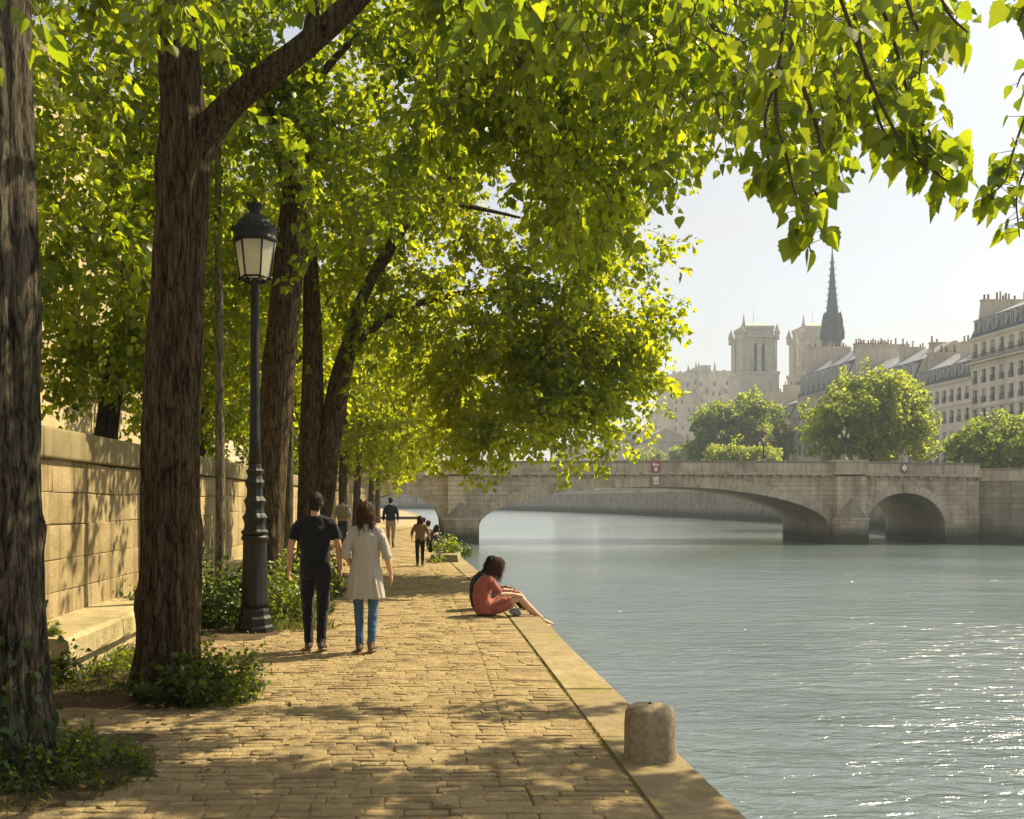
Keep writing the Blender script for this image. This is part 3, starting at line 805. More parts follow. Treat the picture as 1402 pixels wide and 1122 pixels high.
def house(name, label, x, ya, yb, zb, floors, cornice, mans, bays, depth=13, wall='cream', win=(1.15, 2.1), chim=(), balcony=None, ridge=2.2, shop=False, dorm=True, bandz=()):
    h = thing(name, label, 'building', (x, ya, zb), group='houses along the far bank')
    Y = yb-ya; n_ = bays; sp = Y/n_
    wv, wh = win
    us = [0.0]; 
    for i in range(n_):
        c = (i+.5)*sp; us += [c-wv/2, c+wv/2]
    us.append(Y)
    vs_ = [0.0]
    for z in floors: vs_ += [z-wh/2-zb, z+wh/2-zb]
    vs_.append(cornice-zb)
    mb = MB(); dp = .32
    for i in range(len(us)-1):
        for j in range(len(vs_)-1):
            u0, u1, v0, v1 = us[i], us[i+1], vs_[j], vs_[j+1]
            if i % 2 == 1 and j % 2 == 1:
                mb.add([(0, u0, v0), (dp, u0, v0), (dp, u0, v1), (0, u0, v1)], [(0, 1, 2, 3)])
                mb.add([(0, u1, v0), (dp, u1, v0), (dp, u1, v1), (0, u1, v1)], [(3, 2, 1, 0)])
                mb.add([(0, u0, v0), (0, u1, v0), (dp, u1, v0), (dp, u0, v0)], [(0, 1, 2, 3)])
                mb.add([(0, u0, v1), (0, u1, v1), (dp, u1, v1), (dp, u0, v1)], [(3, 2, 1, 0)])
            else:
                mb.add([(0, u0, v0), (0, u1, v0), (0, u1, v1), (0, u0, v1)], [(3, 2, 1, 0)])
    H = cornice-zb
    mb.add([(0, 0, 0), (depth, 0, 0), (depth, 0, H), (0, 0, H)], [(0, 1, 2, 3)])
    mb.add([(0, Y, 0), (depth, Y, 0), (depth, Y, H), (0, Y, H)], [(3, 2, 1, 0)])
    mb.add([(depth, 0, 0), (depth, Y, 0), (depth, Y, H), (depth, 0, H)], [(0, 1, 2, 3)])
    mb.build('wall', M[wall], h)
    mb = MB(); mb.box(-.35, .02, 0.003, Y-.003, H-.02, H+.22); mb.box(-.2, .015, .003, Y-.003, H-.3, H-.022)
    for z in bandz: mb.box(-.16, .012, .003, Y-.003, z-zb-.12, z-zb+.12)
    mb.build('cornice', M[wall], h)
    key = (wv, wh)
    if key not in WMESH:
        WMESH[key] = [window_mesh(wv, wh, True, 'window', q) for q in range(5)]
        for me_ in WMESH[key]:
            for m_ in (M['glass'], M['winframe'], M['rail'], M['curtain']): me_.materials.append(m_)
    for z in floors:
        for i in range(n_):
            o = bpy.data.objects.new('window', WMESH[key][random.choice((0, 0, 1, 2, 3, 4))]); COL.objects.link(o); o.parent = h
            o.location = (.3, (i+.5)*sp, z-wh/2-zb)
    if balcony:
        b_ = MB(); z = balcony-zb
        b_.box(-.75, .0, .005, Y-.005, z-.2, z, 0); b_.box(-.74, -.7, .005, Y-.005, z+.95, z+1.02, 1); b_.box(-.74, -.7, .005, Y-.005, z+.08, z+.13, 1)
        k = int(Y/.13)
        for i in range(k+1): b_.box(-.73, -.71, Y*i/k-.018+.02, Y*i/k+.018-.02 if False else Y*i/k+.02, z, z+.97, 1)
        b_.build('balcony', [M[wall], M['rail']], h)
    # mansard
    rb = MB(); z0, z1, z2 = H+.2, H+.2+mans, H+.2+mans+ridge; s = mans*.38; mid = depth/2
    prof = [(-.15, z0), (s, z1), (mid, z2), (depth-s, z1), (depth, z0)]
    for k, ((xa, za), (xb2, zb2)) in enumerate(zip(prof, prof[1:])):
        rb.add([(xa, 0, za), (xa, Y, za), (xb2, Y, zb2), (xb2, 0, zb2)], [(3, 2, 1, 0)], 0 if k in (0, 3) else 1)
    rb.add([(a, 0, b) for a, b in prof], [tuple(range(5))], 2); rb.add([(a, Y, b) for a, b in prof], [tuple(reversed(range(5)))], 2)
    # standing seams of the zinc
    if mans > 1:
        rb.tube([(s, 0, z1+.02), (s, Y, z1+.02)], [.08]*2, 6, 1)
    rb.build('roof', [M['slate'], M['zinc'], M['plaster']], h)
    if dorm:
        for i in range(n_):
            c = (i+.5)*sp; d_ = MB()
            x0 = .18; d_.box(x0, s+1.2, c-.62, c+.62, z0+.35, z0+mans*.86, 0)
            d_.box(x0-.14, s+1.3, c-.72, c+.72, z0+mans*.86+.003, z0+mans*.86+.13, 2)
            d_.box(x0-.03, x0-.004, c-.42, c+.42, z0+.5, z0+mans*.8, 1)
            d_.box(x0-.06, x0-.032, c-.03, c+.03, z0+.5, z0+mans*.8, 0)
            d_.build('dormer', [M['winframe'], M['glass'], M['zinc']], h)
    for (cy_, x0, x1, top, th) in chim:
        c_ = MB(); y0, y1 = cy_-ya-th/2, cy_-ya+th/2
        base = H-.5
        sl = min(2.2, (x1-x0)*.25)
        c_.hexa([(x0-sl*.0, y0, base), (x1, y0, base), (x1, y1, base), (x0, y1, base), (x0+sl*.35, y0, top-zb), (x1, y0, top-zb), (x1, y1, top-zb), (x0+sl*.35, y1, top-zb)])
        c_.box(x0+sl*.35-.12, x1+.12, y0-.1, y1+.1, top-zb+.003, top-zb+.2)
        rp_ = random.Random(int(cy_*10))
        cm = c_.build('chimney', M['plaster'], h)
        xx = x0+sl*.35+.4
        while xx < x1-.2:
            hh = rp_.uniform(.45, 1.35); p_ = MB(); p_.lathe([(.17, 0), (.14, hh*.8), (.18, hh*.85), (.17, hh)], 8, (xx, (y0+y1)/2+rp_.uniform(-.1, .1), top-zb+.2)); xx += rp_.choice((.45, .5, .6, .9, 1.5))
            p_.build('chimney_pot', M['terracotta'] if rp_.random() < .7 else M['plaster'], cm)
    if shop:
        s_ = MB(); k = n_
        for i in range(k):
            c = (i+.5)*sp; s_.box(-.05, .004, c-sp*.36, c+sp*.36, .2, 2.7, 0)
            s_.box(-.9, -.06, c-sp*.42, c+sp*.42, 3.0, 3.12, 1)
        s_.build('shop_front', [M['glass'], M['awning']], h)
    return h
FX = 88
house('corner_house', 'tall cream corner house with an iron balcony under its slate mansard', FX, 130, 159, 3.3, [8.5, 11.7, 14.8, 17.9, 21.0, 25.2], 27.0, 3.2, 12, 13, 'cream', (1.2, 2.2), [(158.6, .8, 8.5, 33.3, .7), (143.6, 4.5, 9, 34.8, 1.0)], balcony=23.3, bandz=(16.2, 22.7), shop=True)
house('cream_house', 'cream apartment house with dark dormers between the tall corner house and the round tree', FX, 159, 177.5, 3.3, [8.4, 11.9, 15.4, 18.9], 21.1, 2.9, 8, 13, 'cream', (1.15, 2.1), [(168.5, 3.2, 10, 28.2, .8), (177.4, 2.0, 8, 27.6, .7)], bandz=(6.4, 10.2, 17.2), shop=True, ridge=3)
house('grey_roof_house', 'house with a wide grey zinc roof and long chimney wall above the round tree', FX, 177.5, 206, 3.3, [8.4, 11.9, 15.4, 18.9], 22.0, 4.5, 10, 15, 'cream2', (1.15, 2.1), [(184, 6, 9, 30.5, .8), (190.5, 3.5, 8.5, 30.6, .8), (205.8, 1.5, 13, 33.5, .8)], bandz=(6.4, 17.2), ridge=3.4)
house('zinc_roof_house', 'house with a steep pale zinc roof rising left of the round tree', FX, 206, 232, 3.3, [9, 13, 17, 21.2], 25.0, 5.5, 9, 16, 'cream2', (1.2, 2.3), [(214, 5, 9, 35, .9), (222, 3.5, 8, 35.2, .9), (231.8, 1.5, 12, 37.0, .9)], bandz=(7, 19), ridge=4)
house('ornate_house', 'dark weathered ornate house with tall windows beside the leafy bank trees', FX-1.5, 232, 256, 3.3, [7.6, 11.8, 16.4], 20.4, 3.6, 7, 14, 'cream2', (1.5, 2.9), [(244, 2, 10, 29.5, 1.0), (255.6, 1.0, 11, 29, 1.0)], balcony=14.4, bandz=(9.7, 18.6), ridge=2.6)
# pale rows farther up the river
far = [(88, 262, 292, 18, 'cream2', 9), (90, 292, 318, 17, 'cream', 8), (97, 318, 352, 20, 'cream2', 9), (100, 352, 385, 18, 'cream', 9), (90, 392, 430, 24, 'cream2', 9), (84, 430, 470, 27, 'cream', 9), (70, 478, 520, 22, 'cream2', 9)]
txt = ['hazy pale house behind the dense bank trees', 'low hazy house next beyond the dense bank trees', 'hazy grey-stone house midway along the fading river row', 'hazy cream house with a long roof midway along the fading river row', 'faint grey house in the haze near the bend of the river', 'faint tall cream house in the haze at the bend of the river', 'faintest low house in the haze at the end of the river row']
for (x, a, b, c_, wl, nb), t_ in zip(far, txt):
    k = [c_-2.4-3.3*i for i in range(int((c_-6)/3.3))][::-1]
    house('distant_house', t_, x, a, b, 3.3, k, c_, 3, nb, 14, wl, (1.2, 2.0), [((a+b)/2, 2, 10, c_+7, .9), (b-.5, 2, 10, c_+7.5, .9)], dorm=True, ridge=2.5)

# large hazy block with stepped roofline
blk = thing('hazy_block', 'large pale building with a ragged roofline fading in haze left of the church towers', 'building', (130, 520, 3.3))
rb_ = random.Random(12); mb = MB()
def bpx(px, d=520): return (px-CX)/F*d-130
def bpz(py, d=520): return EYE-(py-HY)/F*d-3.3
for (a, b, t) in ((905, 922, 560), (918, 930, 512), (926, 960, 509), (958, 974, 500), (970, 1008, 508)):
    mb.box(bpx(a), bpx(b)-.02, rb_.uniform(0, 6), 32, 0, bpz(t))
mb.build('wall', M['cream2'], blk)
mb = MB()
for i in range(46):
    a = rb_.uniform(920, 1004); z_ = bpz(508); q = bpx(a); mb.box(q, q+rb_.uniform(.5, 2.2), 7+rb_.uniform(0, 12), 24, z_-1, z_+rb_.uniform(.3, 1.6))
for a in (931, 951, 962, 966, 988): mb.tube([(bpx(a), 12, bpz(508)), (bpx(a), 12, bpz(496 if a < 960 else 491))], [1.0, .3], 6)
mb.build('roof_turrets', M['zinc'], blk)
wmb = window_mesh(1.3, 2.4, False, 'block_window')
for m_ in (M['glass'], M['winframe'], M['rail']): wmb.materials.append(m_)
for r_ in range(9):
    for c_ in range(9):
        if rb_.random() < .3: continue
        o = bpy.data.objects.new('window', wmb); COL.objects.link(o); o.parent = blk
        o.rotation_euler = (0, 0, math.radians(90)); o.location = (bpx(925+c_*8.7+rb_.uniform(-1.5, 1.5)), -.1, bpz(528+r_*12.5+rb_.uniform(-2, 2)))

# ------------------------------------------------------------------ the church with two towers and a spire
M['church'] = m_stone('church_stone', (.42, .38, .31), (.54, .49, .41), .25, .2, stain=(.32, .29, .24), streak=.3, island=0)
M['spire'] = m_stone('spire_lead', (.035, .055, .07), (.07, .095, .115), .4, .2, island=0)
ch = thing('cathedral', 'great gothic church with two square towers and a slim lead spire in the haze', 'church', (140, 400, 3.3))
def cx_(px, d): return (px-CX)/F*d-140
def cz_(py, d): return EYE-(py-HY)/F*d-3.3
def tower(pl, pr, d):
    T = thing('tower', None, None); T.parent = ch
    x0, x1 = cx_(pl, d), cx_(pr, d); wd = x1-x0; y0 = d-400; y1 = y0+wd
    mb = MB(); zs_ = cz_(513, d); zt_ = cz_(462, d); zu = cz_(447, d); zp = cz_(438, d)
    mb.box(x0-.6, x1+.6, y0-.6, y1+.6, 0, zs_)
    mb.box(x0-.9, x1+.9, y0-.9, y1+.9, zs_+.02, zs_+1.2)
    # belfry stage with two tall openings on each face: corner and middle buttresses
    cb = wd*.34; mbw = wd*.12
    for (a, b) in ((x0, x0+cb), (x1-cb, x1)):
        for (c, e) in ((y0, y0+cb), (y1-cb, y1)): mb.box(a, b, c, e, zs_+1.2, zt_)
    xm = (x0+x1)/2; ym = (y0+y1)/2
    for yy in (y0+.2, y1-mbw-.2): mb.box(xm-mbw/2, xm+mbw/2, yy, yy+mbw, zs_+1.2, zt_)
    for xx in (x0+.2, x1-mbw-.2): mb.box(xx, xx+mbw, ym-mbw/2, ym+mbw/2, zs_+1.2, zt_)
    mb.box(x0+.3, x1-.3, y0+.3, y1-.3, zt_-1.6, zt_)
    mb.box(x0-.4, x1+.4, y0-.4, y1+.4, zt_+.02, zt_+1.0)
    i_ = wd*.075
    mb.box(x0+i_, x1-i_, y0+i_, y1-i_, zt_+1.02, zu)
    mb.box(x0+i_-.3, x1-i_+.3, y0+i_-.3, y1-i_+.3, zu-.9, zu+.4)
    mb.add([(x0+i_, y0+i_, zu+.4), (x1-i_, y0+i_, zu+.4), (x1-i_, y1-i_, zu+.4), (x0+i_, y1-i_, zu+.4), ((x0+x1)/2, (y0+y1)/2, zp)], [(0, 1, 4), (1, 2, 4), (2, 3, 4), (3, 0, 4)])
    for (px_, py_) in ((x0, y0), (x1, y0), (x0, y1), (x1, y1)):
        mb.lathe([(1.1, 0), (1.1, 2.6), (1.4, 2.8), (.2, 6), (.05, 6.6)], 6, (px_, py_, zt_-1), 0, False)
    for k in range(5):
        for s in (0, 1):
            bx0 = x0-.45 if s == 0 else x0+wd*(.2*k)
    for fx in (x0+.4, x0+cb-.9, x1-cb+.3, x1-1.0):
        mb.tube([(fx, y0-.25, zs_+1.2), (fx, y0-.25, zt_-.5)], [.4, .4], 6)
    mb.tube([(x0+i_, y0+i_, zu), (x0+i_, y0+i_, zu+5)], [.7, .2], 6)
    mb.tube([((x0+x1)/2, (y0+y1)/2, zp), ((x0+x1)/2, (y0+y1)/2, zp+6)], [.12, .05], 5)
    mb.build('stonework', M['church'], T)
    lw = (wd-2*cb-mbw)/2; arch = 2.6
    for k, xc in enumerate((x0+cb+lw/2, x1-cb-lw/2)):
        w_ = MB(); w_.box(xc-lw/2, xc+lw/2, y0+1.2, y0+1.5, zs_+1.2, zt_-1.6)
        for q in range(9): w_.box(xc-lw/2, xc+lw/2, y0+.9, y0+1.19, zs_+2+q*1.35, zs_+2.35+q*1.35)
        w_.build('lancet_opening', M['spire'], T)
        a_ = MB()
        for s in (-1, 1):      # pointed head
            a_.add([(xc+s*lw/2, y0+.1, zt_-1.6-arch), (xc+s*lw/2, y0+.1, zt_-1.55), (xc, y0+.1, zt_-1.55), (xc+s*lw*.22, y0+.1, zt_-1.6-arch*.35),
                    (xc+s*lw/2, y0+.8, zt_-1.6-arch), (xc+s*lw/2, y0+.8, zt_-1.55), (xc, y0+.8, zt_-1.55), (xc+s*lw*.22, y0+.8, zt_-1.6-arch*.35)],
                   [(0, 1, 2, 3), (7, 6, 5, 4), (0, 3, 7, 4), (3, 2, 6, 7)])
        a_.build('arch_head', M['church'], T)
tower(1016, 1064, 400)
tower(1098, 1146, 412)
sp = MB(); D3 = 352; sx = cx_(1139.5, D3); sy = D3-400
zb3 = cz_(476, D3)-12
sp.lathe([(3.3, zb3), (3.3, cz_(462, D3)), (2.9, cz_(461, D3)), (2.8, cz_(446, D3)), (2.4, cz_(438, D3))], 8, (sx, sy, 0), 0, False)
zq = cz_(440, D3)
sp.lathe([(2.5, zq), (1.95, cz_(422, D3)), (1.25, cz_(395, D3)), (.75, cz_(372, D3)), (.38, cz_(352, D3)), (.16, cz_(343, D3)), (.28, cz_(341, D3)), (.1, cz_(339, D3)), (.1, cz_(333, D3)), (.22, cz_(332, D3)), (.04, cz_(326, D3))], 8, (sx, sy, 0), 0, False)
for k in range(8):
    a = 2*math.pi*k/8+.2
    for (r, zlo, hgt) in ((3.7, 466, 4.8), (3.2, 452, 4.6), (2.8, 441, 3.6)):
        sp.lathe([(.42, 0), (.42, hgt*.45), (.5, hgt*.5), (.05, hgt)], 5, (sx+r*math.cos(a), sy+r*math.sin(a), cz_(zlo, D3)), 0, False)
    for q in range(10):
        t = q/10; zc_ = zq+(cz_(352, D3)-zq)*t; r = 2.35*(1-t)+.38*t
        sp.tube([(sx+r*math.cos(a), sy+r*math.sin(a), zc_), (sx+(r+.4)*math.cos(a), sy+(r+.4)*math.sin(a), zc_+.5)], [.14, .1], 4)
sp.build('spire', M['spire'], ch)
nv = MB()
nx0, nx1 = cx_(1100, 380), cx_(1160, 380)
nv.add([(nx0-3, -70, 0), (nx1+3, -70, 0), (nx1+3, 8, 0), (nx0-3, 8, 0), (nx0-3, -70, 34), (nx1+3, -70, 34), (nx1+3, 8, 34), (nx0-3, 8, 34), ((nx0+nx1)/2, -70, 46), ((nx0+nx1)/2, 8, 46)],
       [(0, 1, 5, 8, 4), (3, 7, 9, 6, 2), (0, 4, 7, 3), (1, 2, 6, 5)], 0)
nv.add([(nx0-3.5, -70.4, 33.6), (nx0-3.5, 8, 33.6), ((nx0+nx1)/2, 8, 46.4), ((nx0+nx1)/2, -70.4, 46.4), (nx1+3.5, -70.4, 33.6), (nx1+3.5, 8, 33.6)], [(0, 3, 2, 1), (3, 4, 5, 2)], 1)
nv.build('nave', [M['church'], M['spire']], ch)
pn = MB(); pn.lathe([(1.0, 0), (1.0, 8), (1.3, 8.4), (.1, 14)], 6, (cx_(1089, 395), -5, cz_(502, 395)), 0, False); pn.build('pinnacle', M['church'], ch)

# ------------------------------------------------------------------ houses of the near bank, behind the wall
M['ochre'] = m_masonry('ochre_ashlar', (.50, .41, .25), (.60, .50, .32), (.34, .27, .16), 1.2, .42, 'YZ', .5, .3, .25, .012)
M['pale'] = m_masonry('pale_ashlar', (.50, .46, .38), (.60, .56, .47), (.36, .32, .26), 1.2, .42, 'YZ', .5, .3, .25, .012)
def near_house(name, label, x, ya, yb, top, mat):
    h = thing(name, label, 'building', (x, ya, 1.35), group='houses above the quay wall')
    Y = yb-ya; mb = MB(); n_ = max(2, int(Y/4.2)); sp_ = Y/n_; H = top-1.35
    us = [0]
    for i in range(n_): us += [(i+.5)*sp_-.6, (i+.5)*sp_+.6]
    us.append(Y); fl = [5.0+3.5*i for i in range(int((H-6)/3.5))]; vs_ = [0]
    for z in fl: vs_ += [z, z+2.2]
    vs_.append(H)
    for i in range(len(us)-1):
        for j in range(len(vs_)-1):
            u0, u1, v0, v1 = us[i], us[i+1], vs_[j], vs_[j+1]
            if i % 2 and j % 2:
                for q in ([(0, u0, v0), (-.3, u0, v0), (-.3, u0, v1), (0, u0, v1)], [(0, u1, v0), (-.3, u1, v0), (-.3, u1, v1), (0, u1, v1)], [(0, u0, v0), (0, u1, v0), (-.3, u1, v0), (-.3, u0, v0)], [(0, u0, v1), (0, u1, v1), (-.3, u1, v1), (-.3, u0, v1)]): mb.add(q, [(0, 1, 2, 3)])
            else: mb.add([(0, u0, v0), (0, u1, v0), (0, u1, v1), (0, u0, v1)], [(0, 1, 2, 3)])
    mb.add([(0, 0, 0), (-10, 0, 0), (-10, 0, H), (0, 0, H)], [(3, 2, 1, 0)]); mb.add([(0, Y, 0), (-10, Y, 0), (-10, Y, H), (0, Y, H)], [(0, 1, 2, 3)]); mb.add([(-10, 0, 0), (-10, Y, 0), (-10, Y, H), (-10, 0, H)], [(3, 2, 1, 0)])
    mb.build('wall', mat, h)
    q = MB(); q.box(-.01, .3, .01, Y-.01, H-.02, H+.35); q.box(-.01, .12, .01, Y-.01, 3.9, 4.15); q.build('cornice', M['wall_cap'], h)
    for z in fl:
        for i in range(n_):
            key = 'near'
            if key not in WMESH:
                WMESH[key] = window_mesh(1.2, 2.2, True, 'near_window')
                for m_ in (M['glass'], M['winframe'], M['rail']): WMESH[key].materials.append(m_)
            o = bpy.data.objects.new('window', WMESH[key]); COL.objects.link(o); o.parent = h; o.rotation_euler = (0, 0, math.pi); o.location = (-.28, (i+.5)*sp_, z)
    r_ = MB(); r_.add([(.2, 0, H+.35), (.2, Y, H+.35), (-3, Y, H+4), (-3, 0, H+4), (-10, Y, H+3), (-10, 0, H+3)], [(0, 1, 2, 3), (3, 2, 4, 5)]); r_.build('roof', M['slate'], h)
near_house('ochre_house', 'ochre ashlar house lit by the sun behind the quay wall and its trees', -11.5, 4, 44, 15, M['ochre'])
near_house('pale_house', 'pale stone house farther along behind the quay wall', -11, 44.5, 84, 16, M['pale'])
# ------------------------------------------------------------------ foliage
LR = np.random.default_rng(4)
def leaf_tpl(kind):
    if kind == 'near':     # broad lobed leaf, two folded halves
        r = [(0, 0), (.10, -.06), (.24, -.05), (.39, .05), (.50, .17), (.44, .27), (.45, .39), (.37, .44), (.36, .56), (.25, .62), (.17, .76), (.07, .91), (0, 1.0)]
        R = [(x, y, .22*x-.12*y*y) for x, y in r]
        Lh = [(-x, y, z) for x, y, z in R[1:-1]]
        v = R+Lh; n = len(R); m = len(Lh)
        f = [list(range(n)), [0, n-1]+[n+m-1-i for i in range(m)]]
        mid = [(0, .36, -.03)]
        return np.array(v), f
    if kind == 'mid':
        v = [(0, 0, 0), (.34, .10, .09), (.42, .42, .08), (.2, .62, .0), (0, 1, -.1), (-.2, .62, .0), (-.42, .42, .08), (-.34, .10, .09)]
        return np.array(v), [[0, 1, 2, 3, 4], [0, 4, 5, 6, 7]]
    v = [(0, 0, 0), (.45, .4, .08), (0, 1, -.06), (-.45, .4, .08)]
    return np.array(v), [[0, 1, 2], [0, 2, 3]]
TPL = {k: leaf_tpl(k) for k in ('near', 'mid', 'far')}

class Leaves:
    def __init__(s): s.c = []; s.d = []; s.n = []; s.s = []; s.t = []
    def put(s, c, d, n, size, tint):
        s.c.append(c); s.d.append(d); s.n.append(n); s.s.append(size); s.t.append(tint)
    def count(s): return sum(len(x) for x in s.s)
    def arrays(s, kind):
        c = np.concatenate(s.c); d = np.concatenate(s.d); n = np.concatenate(s.n); z = np.concatenate(s.s); t = np.concatenate(s.t)
        d /= np.linalg.norm(d, axis=1, keepdims=True)+1e-9
        n = n-d*np.sum(n*d, axis=1, keepdims=True); n /= np.linalg.norm(n, axis=1, keepdims=True)+1e-9
        side = np.cross(d, n)
        v, f = TPL[kind]; k = len(v)
        wd = LR.uniform(.72, 1.15, len(c))[:, None, None]; cu = LR.uniform(-.6, 2.4, len(c))[:, None, None]      # each leaf its own breadth and curl
        vs = c[:, None, :]+z[:, None, None]*(wd*v[None, :, 0:1]*side[:, None, :]+v[None, :, 1:2]*d[:, None, :]+cu*v[None, :, 2:3]*n[:, None, :])
        N = len(c)
        loops = np.concatenate([np.array(q) for q in f]); sizes = np.array([len(q) for q in f])
        L = (loops[None, :]+k*np.arange(N)[:, None]).ravel()
        S = np.tile(sizes, N)
        return vs.reshape(-1, 3), L, S, np.repeat(t, k)

def crown_mesh(name, leaves, kind, twigs):
    """leaves + thin twigs in one mesh (material 0 leaves, 1 twigs)"""
    vs, L, S, t = leaves.arrays(kind)
    if twigs is not None and twigs.v:
        tv = np.array(twigs.v); b = len(vs)
        tl = np.concatenate([np.array(f) for f in twigs.f])+b; ts = np.array([len(f) for f in twigs.f])
        nl = len(S)
        vs = np.concatenate([vs, tv]); L = np.concatenate([L, tl]); S = np.concatenate([S, ts]); t = np.concatenate([t, np.zeros(len(tv))])
        mi = np.concatenate([np.zeros(nl, int), np.ones(len(ts), int)])
    else: mi = np.zeros(len(S), int)
    me = bpy.data.meshes.new(name)
    me.vertices.add(len(vs)); me.vertices.foreach_set('co', vs.astype(np.float32).ravel())
    me.loops.add(len(L)); me.loops.foreach_set('vertex_index', L.astype(np.int32))
    me.polygons.add(len(S)); st = np.concatenate([[0], np.cumsum(S)[:-1]])
    me.polygons.foreach_set('loop_start', st.astype(np.int32))
    try: me.polygons.foreach_set('loop_total', S.astype(np.int32))
    except Exception: pass
    me.polygons.foreach_set('material_index', mi.astype(np.int32))
    me.update(calc_edges=True)
    a = me.attributes.new('tint', 'FLOAT', 'POINT'); a.data.foreach_set('value', t.astype(np.float32))
    return me

def spray(lv, tw, p, dirn, length, nleaf, size, droop=.6, tint=.5, flat=.55, twr=.005, spread=.10, hang=.45):
    """one drooping leafy twig"""
    p = np.array(p, float); d = np.array(dirn, float); d /= np.linalg.norm(d)+1e-9
    seg = 7; pts = [p.copy()]
    for i in range(seg):
        d = d+np.array([LR.normal(0, .13), LR.normal(0, .13), -droop/seg*1.6+LR.normal(0, .08)]); d /= np.linalg.norm(d)
        pts.append(pts[-1]+d*length/seg)
    pts = np.array(pts)
    if tw is not None: tw.tube([tuple(q) for q in pts[::2 if seg % 2 else 1]], [twr*(1-.75*i/4) for i in range(len(pts[::2 if seg % 2 else 1]))], 3, 1, True, False)
    u = np.sort(LR.uniform(.06, 1, nleaf))*seg; i0 = np.minimum(u.astype(int), seg-1); f = (u-i0)[:, None]
    base = pts[i0]*(1-f)+pts[i0+1]*f
    tang = pts[i0+1]-pts[i0]; tang /= np.linalg.norm(tang, axis=1, keepdims=True)
    rnd = LR.normal(0, 1, (nleaf, 3)); rnd -= tang*np.sum(rnd*tang, axis=1, keepdims=True); rnd /= np.linalg.norm(rnd, axis=1, keepdims=True)+1e-9
    ld = tang*.45+rnd*.8+np.array([0, 0, -hang])
    nrm = LR.normal(0, 1, (nleaf, 3))*.75+np.array([0, 0, flat])
    c = base+rnd*LR.uniform(.2, 1, (nleaf, 1))*spread
    sz = size*LR.uniform(.6, 1.2, nleaf)
    lv.put(c, ld, nrm, sz, np.clip(tint+LR.normal(0, .22, nleaf), 0, 1))

# where sunlight has to reach the ground through the gaps between the branches
def stripe(a, b): return noise.noise(Vector((a, b, 5.5)))
def keep_sun(p):
    """chance that foliage at p stays, judged by where its shadow lands"""
    x, y, z = p
    k = SUN.x/SUN.z; m = SUN.y/SUN.z
    pr = 1.0
    t = (x-WX)/SUN.x
    if t > 0:
        hy, hz = y-SUN.y*t, z-SUN.z*t
        if 0 < hz < 2.6 and 7.5 < hy < 30:
            s_ = stripe(hy*1.9, hz*.22)
            return .62 if s_ > .10 else .06
    gx, gy = x-k*z, y-m*z
    if -3.9 < gx < 1.8:
        if gy < 4.5: return 1
        if gy < 7.0: return .9 if stripe(gx*.45+gy*.3, gy*2.6) > .02 else .08
        if gy < 8.8: return .8 if stripe(gx*.45+gy*.3, gy*2.6) > .16 else .06
        if gy < 10.2: return .5 if stripe(gx*.6, gy*1.3) > .18 else .08
        if gy < 15.2: return .03 if gx > -.9 else (.55 if stripe(gx*.8, gy) > .0 else .12)
        if gy < 25: return .85 if stripe(gx*.3, gy*1.1) > -.05 else .4
        if gy < 60: return .5 if stripe(gx*.2, gy*.8) > .1 else .08
    return pr

def crown(blobs, size, kind, origin, clump=.55, thr=-.12, twigs=True, prune=True, leafn=(22, 34), slen=(.7, 1.3), droop=.7, view=None, seed=0, tint=.5, mul=1.0):
    """blobs: (centre, radii, number of sprays)"""
    lv = Leaves(); tw = MB(); o = np.array(origin)
    for (c, r, n) in blobs:
        n = int(n*mul); c = Vector(c); got = 0; tries = 0
        while got < n and tries < n*7:
            tries += 1
            q = Vector((random.gauss(0, 1), random.gauss(0, 1), random.gauss(0, 1))).normalized()
            rad = random.random()**.42
            # uneven outline
            rad *= 1+.28*noise.noise(q*1.9+Vector((seed, c.x, c.y)))
            p = Vector((c.x+q.x*r[0]*rad, c.y+q.y*r[1]*rad, c.z+q.z*r[2]*rad))
            if noise.noise(p*clump+Vector((seed*3.1, 0, 0))) < thr: continue
            if view is not None and not view(p): continue
            if prune and random.random() > keep_sun(p): continue
            got += 1
            d = Vector((q.x*r[0], q.y*r[1], q.z*r[2]*.6)).normalized()*.7+Vector((random.gauss(0, .4), random.gauss(0, .4), random.gauss(0, .3)))
            tn = tint+.3*noise.noise(p*.5+Vector((9, seed, 0)))
            spray(lv, tw if twigs else None, np.array(p)-o, d, random.uniform(*slen), random.randint(*leafn), size, droop, tn, spread=size*.9)
    return lv, tw

